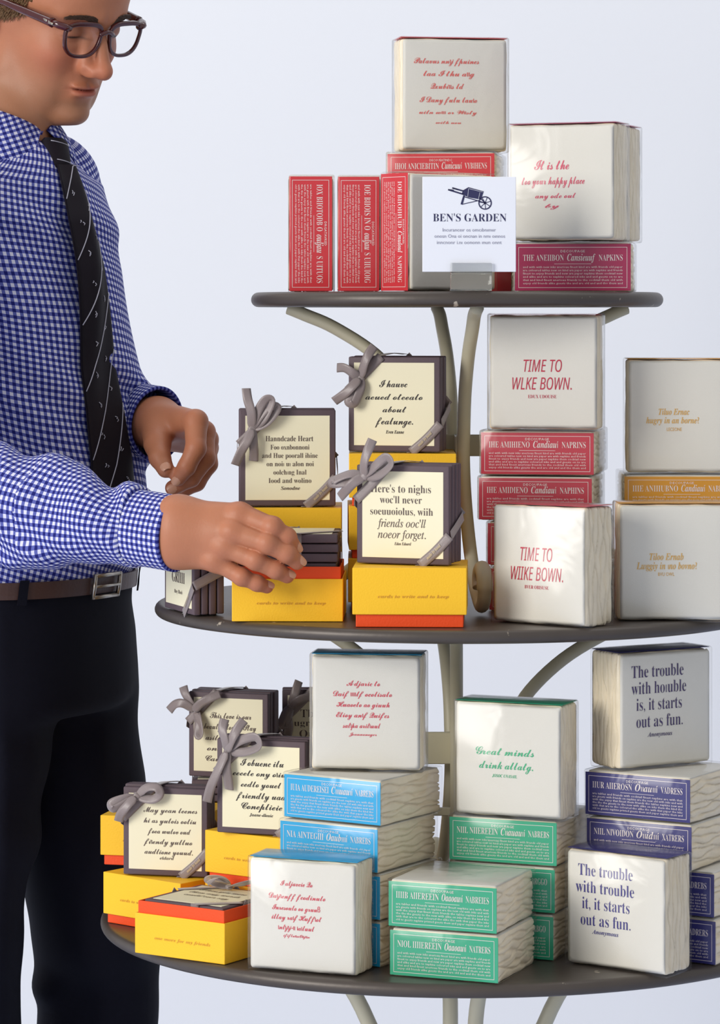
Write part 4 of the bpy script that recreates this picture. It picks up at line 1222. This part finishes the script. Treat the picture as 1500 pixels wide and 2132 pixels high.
# skin tone: redder lips and cheeks, shaven jaw (the colours the skin itself has)
def paint_skin():
    f, l, u = w2h(me_v[:, 0], me_v[:, 1], me_v[:, 2])
    s = np.abs(l)
    g = lambda c, r: np.exp(-(((f - c[0]) / r[0]) ** 2 + ((s - c[1]) / r[1]) ** 2 + ((u - c[2]) / r[2]) ** 2))
    nh = len(hv)
    lip = np.clip(g((.0045, 0, -.0778), (.02, .0185, .0058)) * 1.4, 0, 1)
    ruddy = np.clip(.55 * g((-.02, .045, -.045), (.04, .024, .022)) + .6 * g((.015, 0, -.045), (.02, .018, .014)), 0, 1)
    beard = np.clip((-.035 - u) / .06, 0, 1) * np.clip((f + .115) / .03, 0, 1) * np.clip((u + .16) / .03, 0, 1)
    beard = np.clip(np.maximum(beard * np.clip((s - .022) / .012, 0, 1), np.clip((-.088 - u) / .01, 0, 1) * (f > -.11)), 0, 1) * np.clip((u + .165) / .03, 0, 1)
    lash = np.clip(g((-.004, .033, -.0108), (.012, .0135, .0016)) * 1.6, 0, 1)
    for w_ in (lip, ruddy, beard, lash): w_[nh:] = 0
    # knuckles a little redder
    kn = np.zeros(len(me_v))
    for H_ in (RH, LH):
        for k in H_:
            for j in (1, 2, 3):
                c = H_[k][j][0]
                kn = np.maximum(kn, (.75 if j == 1 else .5) * np.exp(-((me_v - np.array(c)) ** 2).sum(1) / .010 ** 2))
            c = H_[k][4][0]
            kn = np.maximum(kn, .7 * np.exp(-((me_v - np.array(c)) ** 2).sum(1) / .010 ** 2))
    ruddy = np.maximum(ruddy, kn)
    ruddy[:nh] = np.maximum(ruddy[:nh], 0)
    me = body.data
    at = me.attributes.new('tone', 'FLOAT_COLOR', 'POINT')
    at.data.foreach_set('color', np.stack([lip, ruddy, beard, np.ones(len(lip))], 1).astype(np.float32).ravel())
    a2 = me.attributes.new('lash', 'FLOAT', 'POINT'); a2.data.foreach_set('value', lash.astype(np.float32))
    nt = M_SKIN.node_tree; b = nt.nodes['Principled BSDF']
    cur = b.inputs['Base Color'].links[0].from_socket
    an = nt.nodes.new('ShaderNodeAttribute'); an.attribute_name = 'tone'
    sx = nt.nodes.new('ShaderNodeSeparateColor'); nt.links.new(an.outputs['Color'], sx.inputs[0])
    for k, c, amt in (('Green', (196, 96, 76), .55), ('Blue', (150, 112, 84), .50), ('Red', (176, 88, 76), .75)):
        mx = nt.nodes.new('ShaderNodeMix'); mx.data_type = 'RGBA'
        mm = nt.nodes.new('ShaderNodeMath'); mm.operation = 'MULTIPLY'; mm.inputs[1].default_value = amt
        nt.links.new(sx.outputs[k], mm.inputs[0]); nt.links.new(mm.outputs[0], mx.inputs['Factor'])
        nt.links.new(cur, mx.inputs['A']); mx.inputs['B'].default_value = lin(*c)
        cur = mx.outputs['Result']
    an2 = nt.nodes.new('ShaderNodeAttribute'); an2.attribute_name = 'lash'
    mx = nt.nodes.new('ShaderNodeMix'); mx.data_type = 'RGBA'
    nt.links.new(an2.outputs['Fac'], mx.inputs['Factor']); nt.links.new(cur, mx.inputs['A']); mx.inputs['B'].default_value = lin(44, 28, 22)
    nt.links.new(mx.outputs['Result'], b.inputs['Base Color'])
paint_skin()

# ---- hair and eyebrows
def hair_sdf(X, Y, Z):
    f, l, u = w2h(X, Y, Z)
    s = np.abs(l)
    d = ell(f, l, u, (-.102, 0, .037), (.105, .0795, .1010))
    d = smin(d, ell(f, l, u, (-.045, 0, .062), (.048, .062, .045)), .03)
    d = d + .0012 * np.sin(u * 900 + f * 300) * np.sin(f * 500 - l * 400)
    face = np.minimum(f + .048 - .35 * np.clip(u - .045, 0, 1), .004 - 0 * f)
    cut = np.where(u > .066, f + .012 - (u - .066) * .6, f + .056)      # hairline
    burn = np.maximum(np.maximum(f + .062 + .25 * (u - .0), -(f + .100)), -(u + .012 - .5 * (f + .085)))   # sideburn before the ear
    burn = np.maximum(burn, u - .06)
    rest = np.maximum(cut, -(u - .018 + 1.0 * np.clip(-.105 - f, 0, .06)))
    shape = np.minimum(rest, np.maximum(burn, s * 0 + -.001))
    return smax(smax(d, shape, .004), u - .2, .004)
v, f = surface_net(hair_sdf, hc + (-.30, -.12, -.16), hc + (.08, .26, .20), .0022)
mo('hair', v, f.tolist(), M_HAIR)
def strands():
    """short hair lying down the temple before the ear, each side"""
    rg = np.random.RandomState(4)
    n = 900
    fs = rg.uniform(-.112, -.060, n); us = rg.uniform(-.016, .050, n)
    keep = (us > -.012 + .55 * (fs + .090) * (fs > -.09) + .002 * rg.randn(n)) & (fs < -.062 + .0035 * rg.randn(n) - .12 * np.clip(us, -1, 1))
    fs, us = fs[keep], us[keep]
    for side in (-1, 1):
        lo = np.full(len(fs), .04); hi = np.full(len(fs), .11)
        def val(l):
            q = HM @ np.stack([fs, side * l, us]) + np.array(NAS)[:, None]
            return head_sdf(q[0], q[1], q[2])
        for _ in range(22):
            m_ = (lo + hi) / 2; v_ = val(m_) < 0
            lo = np.where(v_, m_, lo); hi = np.where(v_, hi, m_)
        g = Geo()
        for k in range(len(fs)):
            L_ = .009 * (.6 + .6 * rg.rand())
            df = -.35 + .25 * rg.randn()
            a = Vector((fs[k], lo[k] + .0002, us[k])); b = a + Vector((df * L_, .0016, -L_))
            pts = [h2w((q.x, q.y * side, q.z)) for q in (a, (a + b) / 2 + Vector((0, .0009, 0)), b)]
            v, f = tube(pts, [.00055, .0005, .00012], 4); g.add(v, f)
        mo('sideburn', g.v, g.f, M_HAIR)
strands()
rnd = random.Random(5)
def brow(side):
    g = Geo()
    for k in range(320):
        u = rnd.random()
        l = .008 + .042 * u
        f0 = .0068 - 26 * max(0, l - .006) ** 2 * .28
        uu = .0125 + .0060 * math.sin(u * 2.4) + rnd.uniform(-.0042, .0042) * (1 - .55 * u)
        f0 = f0 - .0012
        L_ = .008
        dirv = Vector((-.25 - .25 * u, .9, .55 - .95 * u)).normalized()
        a = Vector((f0 + .0016, l, uu)); b = a + dirv * L_ + Vector((.0008, 0, 0))
        pts = [h2w((q.x, q.y * side, q.z)) for q in (a, (a + b) / 2 + Vector((.0012, 0, 0)), b)]
        v, f = tube(pts, [.0005, .00045, .0001], 4)
        g.add(v, f)
    mo('eyebrow', g.v, g.f, M_BROW, smooth=True)
brow(-1); brow(1)

# ---- spectacles
def spectacles():
    root = empty('eyeglasses', (0, 0, 0)); root.parent = man
    rimf = .0125
    def rim_pts(side, grow=0.0, n=56):
        out = []
        for k in range(n):
            a = 2 * math.pi * k / n
            c, s = math.cos(a), math.sin(a)
            e = 2.0 / (3.3 if s > 0 else 2.6)
            x = (abs(c) ** e) * (1 if c > 0 else -1); y = (abs(s) ** e) * (1 if s > 0 else -1)
            hw = (.0252 + .0034 * y) + grow; hh = .0195 + (grow * (1 + .5 * max(0, y)) if grow > 0 else grow)
            out.append((rimf - .10 * (x * hw * .55 + 0) * 0 - 1.3 * ((.0345 + x * hw)) ** 2, side * (.0345 + x * hw), -.0085 + y * hh))
        return out
    for side in (-1, 1):
        inn = rim_pts(side, -.0012); outp = rim_pts(side, .0030)
        n = len(inn); v = []; f = []
        th = .0042
        for df in (0.0, -th):
            v += [h2w((p[0] + df, p[1], p[2])) for p in inn] + [h2w((p[0] + df, p[1], p[2])) for p in outp]
        for k in range(n):
            m = (k + 1) % n
            f += [(k, m, n + m, n + k), (2 * n + k, 3 * n + k, 3 * n + m, 2 * n + m), (k, 2 * n + k, 2 * n + m, m), (n + k, n + m, 3 * n + m, 3 * n + k)]
        rim = mo('rim', v, f, M_ACETATE, root, True)
        bm = rim.modifiers.new('round', 'BEVEL'); bm.width = .0008; bm.segments = 2; bm.limit_method = 'ANGLE'
        pts = rim_pts(side, -.0010)
        c = (rimf - 1.3 * .0345 ** 2 - .0006, side * .0345, -.0085)
        v = [h2w((p[0] - .0022, p[1], p[2])) for p in pts] + [h2w((p[0] - .0034, p[1], p[2])) for p in pts]
        f = [tuple(range(n)), tuple(range(2 * n - 1, n - 1, -1))] + [(k, n + k, n + (k + 1) % n, (k + 1) % n) for k in range(n)]
        mo('lens', v, f, M_FILMLENS, root, False)
        # hinge block and temple
        hl = .0655
        g = Geo()
        v, f = tube([h2w(q) for q in ((.0068, side * .0565, .0065), (.0052, side * .0630, .0080), (-.002, side * (hl + .0025), .0085), (-.012, side * (hl + .0050), .0085))], [.0050, .0058, .0062, .0060], 10, flat=.8)
        g.add(v, f)
        v, f = tube(catmull([h2w(q) for q in ((-.010, side * (hl + .0050), .0085), (-.04, side * .0735, .0078), (-.075, side * .0778, .0070), (-.100, side * .0795, .0055), (-.118, side * .0795, -.006), (-.128, side * .0785, -.022))], 5),
                    [.0040 + .0022 * max(0, 1 - k / 18) for k in range(26)], 10, flat=1.0)
        g.add(v, f)
        tp = mo('temple', g.v, g.f, M_ACETATE, root, True)
        v, f = rbox(-.0042, .0042, -.0012, .0012, -.0015, .0015, .0005, 2)
        for o_ in (-.008, -.019):
            Rm = [h2w((o_ + q[0], side * (hl + .0104 + q[1]), .0088 + q[2] - (o_ + .008) * .05)) for q in v]
            mo('hinge_rivet', Rm, f, M_STEEL, tp, True)
    v, f = tube(catmull([h2w(q) for q in ((.0118, -.0105, -.001), (.0135, -.005, .0025), (.0140, 0, .0035), (.0135, .005, .0025), (.0118, .0105, -.001))], 4), .0030, 10)
    mo('bridge', v, f, M_ACETATE, root, True)
M_FILMLENS = M_FILM.copy(); M_FILMLENS.name = 'spectacle_lens'
for n_ in M_FILMLENS.node_tree.nodes:
    if n_.type == 'BUMP': n_.inputs['Strength'].default_value = 0.0
    if n_.type == 'BSDF_GLOSSY': n_.inputs['Roughness'].default_value = 0.03
spectacles()

# ---- shirt: one cloth surface over trunk and arms, checks laid along each sleeve and round the trunk
CUFF_R = P(362, 1111, 3.442); CUFF_L = P(322, 882, 3.935)
SL = [  # sleeve bones: name, a, b, radius a, radius b
    ('ul', J['sh_l'], J['mid_l'], .061, .060), ('ul2', J['mid_l'], J['el_l'], .061, .060), ('fl', J['el_l'], CUFF_L, .060, .0445),
    ('ur', J['sh_r'], J['el_r'], .064, .066), ('fr', J['el_r'], J['fo_r'], .067, .0575), ('fr2', J['fo_r'], CUFF_R, .0575, .0385)]
def wrinkle(X, Y, Z):
    w = .0046 * np.sin(26 * Z + 30 * X + 2.2 * np.sin(19 * X + 8 * Z)) * np.sin(14 * X - 11 * Z + 1)
    return w + .0022 * np.sin(70 * X + 52 * Z + 2 * np.sin(30 * Z))
def sleeve_wr(X, Y, Z):
    """creases across the near forearm, deepest at the elbow and before the cuff"""
    t = (X - (-.62)) / .46
    w = .0066 * np.sin(58 * X - 34 * Z + 2.0 * np.sin(30 * Z + 12 * X)) * np.clip(1.15 - t, .12, 1)
    w += .0036 * np.sin(115 * X + 60 * Z + 3 * np.sin(40 * Z)) * np.clip(1.1 - t, .1, 1)
    w += .0065 * np.exp(-((X + .262 + .25 * (Z - 1.13)) / .011) ** 2) * np.clip((Z - 1.09) / .03, 0, 1)
    w -= .0015 * np.exp(-((X + .243 + .25 * (Z - 1.13)) / .010) ** 2)
    return w
def shirt_parts(X, Y, Z):
    t = torso_sdf(X, Y, Z, .004) + wrinkle(X, Y, Z)
    t = smax(t, Z - float(J['neck'].z) - .004, .012)
    ds = {q[0]: cone(X, Y, Z, q[1], q[2], q[3], q[4]) for q in SL}
    return t, ds
def shirt_sdf(X, Y, Z):
    t, ds = shirt_parts(X, Y, Z)
    up = smin(ds['ul'], ds['ul2'], .02) + .5 * wrinkle(X, Y, Z)
    fl = ds['fl'] + .7 * wrinkle(X * 2, Y, Z * 2)
    L_ = smin(up, fl, .02)
    nl = (CUFF_L - J['el_l']).normalized()
    L_ = smax(L_, (X - CUFF_L.x) * nl.x + (Y - CUFF_L.y) * nl.y + (Z - CUFF_L.z) * nl.z + .036, .004)
    fr = smin(ds['fr'], ds['fr2'], .03) + sleeve_wr(X, Y, Z)
    R_ = smin(ds['ur'], fr, .025)
    nr = (CUFF_R - J['fo_r']).normalized()
    R_ = smax(R_, (X - CUFF_R.x) * nr.x + (Y - CUFF_R.y) * nr.y + (Z - CUFF_R.z) * nr.z + .050, .004)
    d = smin(t, L_, .018)
    d = smin(d, R_, .010)
    yk = smin(cone(X, Y, Z, J['neck'] + Vector((0.035, .04, -.066)), J['sh_l'] + Vector((-.01, 0, .0)), .050, .057), cone(X, Y, Z, J['neck'] + Vector((0, 0, -.088)), J['sh_r'] + Vector((.01, 0, -.02)), .052, .058), .02)
    d = smin(d, yk, .02)
    d = smax(d, (CAM_Z + (HOR - 1215) * D0 / F_PX) - Z, .004)
    return d
sv, sf = surface_net(shirt_sdf, (-.66, -.29, 1.00), (-.165, .50, 1.63), .0040)
shirt = mo('shirt', sv, sf.tolist(), M_SHIRT)
def shirt_uv():
    me = shirt.data
    X, Y, Z = sv[:, 0], sv[:, 1], sv[:, 2]
    t, ds = shirt_parts(X, Y, Z)
    names = list(ds)
    D = np.stack([t - .004] + [ds[k] for k in names])
    fi = sf
    best = D[:, fi].mean(2).argmin(0)
    x, y, a_, b_, yw = prof(Z)
    lx = (X - x) * np.cos(yw) + (Y - y) * np.sin(yw); fx = (X - x) * np.sin(yw) - (Y - y) * np.cos(yw)
    ang = np.arctan2(lx / .16, fx / .115)
    U = [ang * .140 + .006 * np.sin(21 * Z + 1)]; V = [Z + .20 * ang * .14 + .009 * np.sin(17 * X + 9 * Z + 3) + .003 * np.sin(40 * Z + 22 * X)]
    off = {'ul': 0, 'ul2': 1, 'fl': 0, 'ur': 0, 'fr': 0, 'fr2': 1}
    run = 0
    for q in SL:
        a, b = q[1], q[2]
        ax = (b - a); L_ = ax.length; ax.normalize()
        ref = Vector((0, -1, 0)); e1 = (ref - ax * ref.dot(ax)).normalized(); e2 = ax.cross(e1)
        s = (X - a.x) * ax.x + (Y - a.y) * ax.y + (Z - a.z) * ax.z
        p1 = (X - a.x) * e1.x + (Y - a.y) * e1.y + (Z - a.z) * e1.z
        p2 = (X - a.x) * e2.x + (Y - a.y) * e2.y + (Z - a.z) * e2.z
        if not off[q[0]]: run = 0
        V.append(s + run); run += L_
        U.append(np.arctan2(p2, p1) * (.046 if q[0][0] == 'f' else .060))
    U = np.stack(U); V = np.stack(V)
    uvl = me.uv_layers.new(name='cloth')
    uu = U[best[:, None], fi]; vv = V[best[:, None], fi]
    # keep a quad that straddles the seam of the angle from wrapping
    rng = uu.max(1) - uu.min(1)
    per = np.array([2 * math.pi * .140] + [2 * math.pi * (.046 if q[0][0] == 'f' else .060) for q in SL])[best]
    bad = rng > per * .5
    uu[bad] = np.where(uu[bad] < 0, uu[bad] + per[bad][:, None], uu[bad])
    per_k = np.where(best == 0, .0080, np.where(np.isin(best, [1, 2]), .0078, .0069))[:, None]
    uv = np.stack([uu / per_k, vv / per_k], 2).astype(np.float32)
    uvl.data.foreach_set('uv', uv.reshape(-1))
shirt_uv()

def cuff(c, axis, r0, r1, L_, name):
    """stitched cuff band round the wrist with its own straight checks"""
    ax = axis.normalized()
    ref = Vector((0, -1, 0)); e1 = (ref - ax * ref.dot(ax)).normalized(); e2 = ax.cross(e1)
    n, m = 48, 12
    v = []; f = []; uv = []
    prof_ = [(r0, -L_ * .5 + L_ * k / m) for k in range(m + 1)] + [(r0 - .0030, L_ * .5 + .0006), (r0 - .0045, L_ * .5 - .001), (r0 - .0050, -L_ * .3)]
    for j, (r, s) in enumerate(prof_):
        for k in range(n):
            a = 2 * math.pi * k / n
            rr = r * (1 + .012 * math.sin(3 * a + s * 40)) * (1 + .06 * (s < -L_ * .45))
            p = c + ax * s + (e1 * (.80 * math.cos(a)) + e2 * math.sin(a)) * rr
            v.append(p)
    for j in range(len(prof_) - 1):
        for k in range(n):
            f.append((j * n + k, j * n + (k + 1) % n, (j + 1) * n + (k + 1) % n, (j + 1) * n + k))
            for (jj, kk) in ((j, k), (j, k + 1), (j + 1, k + 1), (j + 1, k)):
                uv.append((2 * math.pi * kk / n * r0 / CHK, min(jj, m) * L_ / m / CHK))
    o = mo(name, v, f, M_SHIRT, shirt)
    o.data.uv_layers.new(name='cloth').data.foreach_set('uv', np.array(uv, dtype=np.float32).ravel())
    return o
axr = (CUFF_R - J['fo_r']).normalized()
cuff(CUFF_R - axr * .028, CUFF_R - J['fo_r'], .0412, .0412, .066, 'cuff')
axl = (CUFF_L - J['el_l']).normalized()
cuff(CUFF_L - axl * .022, CUFF_L - J['el_l'], .0465, .0465, .058, 'cuff')

# collar: a fall-over leaf on each side of the throat
def collar():
    c = J['neck'] + Vector((0, 0, .012))
    yw = math.radians(56)
    F = Vector((math.sin(yw), -math.cos(yw), 0)); L = Vector((math.cos(yw), math.sin(yw), 0))
    for side in (-1, 1):
        n, m = 26, 10
        v = []; f = []; uv = []
        for layer in (0, 1):
            for i in range(n + 1):
                u = i / n
                ft = math.radians(6 + 174 * u)              # along the fold
                tip = math.exp(-(u / .16) ** 2)
                fb = math.radians(6 + 174 * u + 30 * (1 - u) * 1.0)
                zt = .005 + .062 * u ** .8
                zb = -.044 + .060 * u - .010 * math.exp(-((u) / .25) ** 2)
                top = c + (F * math.cos(ft) * .064 + L * side * math.sin(ft) * .062) + Vector((0, 0, zt))
                rb = .085 + .012 * math.exp(-(u / .3) ** 2)
                bot = c + (F * math.cos(fb) * rb + L * side * math.sin(fb) * (rb + .004)) + Vector((0, 0, zb))
                for j in range(m + 1):
                    w = j / m
                    p = top.lerp(bot, w)
                    out = (p - c); out.z = 0; out.normalize()
                    p = p + out * (.007 * math.sin(math.pi * min(w * 1.15, 1)) - .0016 * layer)
                    v.append(p)
        W = (n + 1) * (m + 1)
        for layer in (0, 1):
            for i in range(n):
                for j in range(m):
                    q = layer * W + i * (m + 1) + j
                    a4 = (q, q + 1, q + m + 2, q + m + 1)
                    f.append(a4 if (layer == 0) == (side < 0) else a4[::-1])
                    co = [(i, j), (i, j + 1), (i + 1, j + 1), (i + 1, j)]
                    if not ((layer == 0) == (side < 0)): co = co[::-1]
                    for ii, jj in co: uv.append(((ii / n * .23 + jj / m * .075) * .707 / .0079, (ii / n * .23 - jj / m * .075) * .707 / .0079))
        edge = [(i * (m + 1), (i + 1) * (m + 1)) for i in range(n)] + [(i * (m + 1) + m, (i + 1) * (m + 1) + m) for i in range(n)] + [(j, j + 1) for j in range(m)] + [(n * (m + 1) + j, n * (m + 1) + j + 1) for j in range(m)]
        for a, b in edge:
            f.append((a, b, W + b, W + a)); uv += [(0, 0)] * 4
        o = mo('collar', v, f, M_SHIRT, shirt)
        o.data.uv_layers.new(name='cloth').data.foreach_set('uv', np.array(uv, dtype=np.float32).ravel())
    # stand-up band inside
    v = []; f = []; n = 48; uv = []
    for j, (r, z) in enumerate(((.061, -.055), (.0615, -.01), (.0605, .016), (.0595, .016), (.0595, -.055))):
        for k in range(n):
            a = 2 * math.pi * k / n
            zz = z + (.050 * (1 - math.cos(a)) * .5 if z > -.02 else 0) - (.012 if z > -.02 else 0)
            v.append(c + F * math.cos(a) * r + L * math.sin(a) * r + Vector((0, 0, zz)))
    for j in range(4):
        for k in range(n):
            f.append((j * n + k, j * n + (k + 1) % n, (j + 1) * n + (k + 1) % n, (j + 1) * n + k))
            uv += [(kk / n * .38 / CHK, jj * .02 / CHK) for jj, kk in ((j, k), (j, k + 1), (j + 1, k + 1), (j + 1, k))]
    o = mo('collar_band', v, f, M_SHIRT, shirt)
    o.data.uv_layers.new(name='cloth').data.foreach_set('uv', np.array(uv, dtype=np.float32).ravel())
collar()

# ---- tie
def row_z(r): return CAM_Z + (HOR - r) * D0 / F_PX
def tie():
    root = empty('necktie', (0, 0, 0)); root.parent = man
    # knot
    kn = [(286, .016, .012), (294, .021, .020), (312, .0195, .021), (335, .0165, .020), (350, .0150, .015)]
    v = []; f = []; n = 20
    for r, hw, out in kn:
        z = row_z(r)
        c = torso_front(z, 0, .0)
        yw = float(prof(z)[4]); F = Vector((math.sin(yw), -math.cos(yw), 0)); L = Vector((math.cos(yw), math.sin(yw), 0))
        for k in range(n):
            a = 2 * math.pi * k / n
            v.append(c + F * (.006 + out * .62 * math.cos(a)) + L * hw * math.sin(a) + Vector((0, 0, 0)))
    for j in range(len(kn) - 1):
        for k in range(n): f.append((j * n + k, j * n + (k + 1) % n, (j + 1) * n + (k + 1) % n, (j + 1) * n + k))
    f.append(tuple(range(n))); f.append(tuple(range((len(kn) - 1) * n, len(kn) * n)))
    mo('knot', v, f, M_TIE, root)
    # blade
    rows = list(range(344, 1012, 12))
    m = 14
    def blade_pt(r, q, lift):
        z = row_z(r)
        u = (r - 344) / (1005 - 344)
        hw = .0155 + .0285 * min(u, 1) ** .8
        out = .013 + .010 * math.sin(math.pi * min(u * 1.6, 1)) + .006 * math.sin(5 * u + 1) + lift
        lat = .004 * math.sin(4.2 * u) + q * hw
        p0 = torso_front(z, max(-.1, min(.1, lat)), 0)
        yw = float(prof(z)[4]); F = Vector((math.sin(yw), -math.cos(yw), 0))
        fold = .004 * (1 - q * q) + .003 * math.sin(3 * q + 6 * u)
        return p0 + F * (out + fold)
    v = []; f = []
    for lift in (0, -.003):
        for r in rows:
            for k in range(m + 1): v.append(blade_pt(r, -1 + 2 * k / m, lift))
        # pointed end
        for k in range(m + 1):
            q = -1 + 2 * k / m
            v.append(blade_pt(1012 + 40 * (1 - abs(q)) , q * 1.0, lift))
    R_ = len(rows) + 1; W = R_ * (m + 1)
    for ly in (0, 1):
        for j in range(R_ - 1):
            for k in range(m):
                q = ly * W + j * (m + 1) + k
                a4 = (q, q + 1, q + m + 2, q + m + 1)
                f.append(a4 if ly else a4[::-1])
    for j in range(R_ - 1):
        for k in (0, m):
            q = j * (m + 1) + k
            f.append((q, q + m + 1, W + q + m + 1, W + q))
    for k in range(m):
        q = (R_ - 1) * (m + 1) + k
        f.append((q, q + 1, W + q + 1, W + q))
    nb = len(f); B = Geo().add(v, f, 0)
    # woven stripes and small motifs
    g = Geo()
    for r0 in (356, 470, 590, 712, 838, 962):
        pts = []; n = 16
        for k in range(n + 1):
            q = -.98 + 1.96 * k / n
            u = (r0 - 344) / 661.0
            sp_ = 62 + 70 * u
            pts.append(blade_pt(max(346, min(1010, r0 - sp_ * q)), q, .0005))
        v2, f2 = tube(pts, .0007, 5); g.add(v2, f2)
    for j in range(2):
        z = row_z(298 + j * 40)
        pts = []
        for k in range(9):
            q = -1 + k / 4
            yw = float(prof(z)[4]); F = Vector((math.sin(yw), -math.cos(yw), 0)); L = Vector((math.cos(yw), math.sin(yw), 0))
            zz = z - q * .003
            pts.append(torso_front(zz, 0, 0) + F * (.0066 + (.0125 if j == 0 else .0118) * math.sqrt(max(0, 1 - (q * .8) ** 2))) + L * q * (.0165 if j == 0 else .0135))
        v2, f2 = tube(pts, .0006, 5); g.add(v2, f2)
    B.add(g.v, g.f, 1)
    rn = random.Random(3)
    g = Geo()
    for r0 in range(400, 1000, 62):
        for q0 in (-.45, .35):
            r1 = r0 + (0 if q0 < 0 else 30)
            for e in range(2):
                dq, dr = rn.uniform(-.10, .10), rn.uniform(4, 9)
                v2, f2 = tube([blade_pt(r1 + e * 4, q0 + e * .08, .0006), blade_pt(r1 + dr / 2 + e * 4, q0 + dq + .06, .0008), blade_pt(r1 + dr + e * 4, q0 + dq, .0006)], .0006, 4)
                g.add(v2, f2)
    B.add(g.v, g.f, 1)
    mo('blade', B.v, B.f, None, root, True, [M_TIE, M_TIELINE], B.mi)
tie()

# ---- trousers and belt
ZB = row_z(1206)
def trousers_sdf(X, Y, Z):
    hip = torso_sdf(X, Y, Z, .004)
    hip = smax(hip, Z - ZB, .004); hip = smax(hip, row_z(1480) - Z, .03)
    d = hip
    def leg(h, k, r0, r1, r2, sgn):
        a = cone(X, Y, Z, h, k, r0, r1)
        b = cone(X, Y, Z, k, Vector((k.x + .004, k.y + .02, .05)), r1, r2)
        w = .0045 * np.sin(30 * Z + 25 * X + 2 * np.sin(17 * Z)) + .004 * np.sin(60 * (X - h.x) + 9 * Z)
        crease = -.006 * np.exp(-(((X - (h.x + (k.x - h.x) * .5)) - .045) / .012) ** 2)
        return smin(a, b, .02) + w * .8 + crease
    r = leg(HIPR, KNR, .102, .066, .064, -1)
    l = leg(HIPL, KNL, .100, .075, .077, 1)
    d = smin(d, r, .03)
    d = np.minimum(d, smin(hip, l, .03))
    d = smin(d, cone(X, Y, Z, HIPL + Vector((-.005, 0, 0)), KNL + Vector((.004, -.035, .02)), .095, .070), .02)
    knee = ell(X, Y, Z, KNL + Vector((-.050, -.02, -.052)), (.028, .045, .022))
    return smin(d, knee, .02)
tv, tf = surface_net(trousers_sdf, (-.68, .02, .045), (-.19, .50, ZB + .012), .0060)
trousers = mo('trousers', tv, tf.tolist(), M_TROUSER)
# fly seam and belt loops
def band(r_mid, half, grow, name, m, parent, th=.0035, n=96, a0=0, a1=2 * math.pi):
    v = []; f = []
    full = abs(a1 - a0) > 6.2
    rows = [(row_z(r_mid + half), 0), (row_z(r_mid + half), th), (row_z(r_mid + half * .5), th + .0006), (row_z(r_mid - half * .5), th + .0006), (row_z(r_mid - half), th), (row_z(r_mid - half), 0)]
    N = n if full else n + 1
    for k in range(N):
        a = a0 + (a1 - a0) * k / n
        for z, o in rows:
            x, y, a_, b_, yw = [float(q) for q in prof(z)]
            F = Vector((math.sin(yw), -math.cos(yw), 0)); L = Vector((math.cos(yw), math.sin(yw), 0))
            e = 2 / 2.3
            ca, sa = math.cos(a), math.sin(a)
            ca = math.copysign(abs(ca) ** e, ca); sa = math.copysign(abs(sa) ** e, sa)
            v.append(Vector((x, y, z)) + F * ca * (b_ + grow + o) + L * sa * (a_ + grow + o))
    m6 = len(rows)
    for k in range(n):
        k2 = (k + 1) % N
        for j in range(m6):
            f.append((k * m6 + j, k2 * m6 + j, k2 * m6 + (j + 1) % m6, k * m6 + (j + 1) % m6))
    if not full:
        f.append(tuple(range(m6))); f.append(tuple(n * m6 + j for j in range(m6)))
    return mo(name, v, f, m, parent, False)
belt = band(1209, 17, .0055, 'belt', M_BELT, man)
for ang in (-48, -118, 40):
    a = math.radians(ang)
    band(1212, 25, .0095, 'belt_loop', M_TROUSER, trousers, .002, 6, a - .045, a + .045)
def buckle():
    g = Geo()
    zt, zb_ = row_z(1186), row_z(1234)
    F = lambda z, lat, out: torso_front(z, lat, out)
    z0_, z1_ = row_z(1232), row_z(1188)
    l0, l1 = -.030, .024
    path = [F(z0_, l0, .0135), F(z1_, l0, .0135), F(z1_, l1, .0135), F(z0_, l1, .0135), F(z0_, l0, .0135)]
    for a, b in zip(path[:-1], path[1:]):
        v, f = tube([a + (a - b).normalized() * .0015, (a + b) / 2 + Vector((.0008, -.0006, 0)), b + (b - a).normalized() * .0015], .0026, 8); g.add(v, f)
    mo('buckle', g.v, g.f, M_STEEL, belt)
    v, f = tube([F(row_z(1210), l0, .015), F(row_z(1210), -.004, .0165), F(row_z(1210), l1 - .002, .0165)], .0018, 8)
    mo('buckle_prong', v, f, M_STEEL, belt)
buckle()
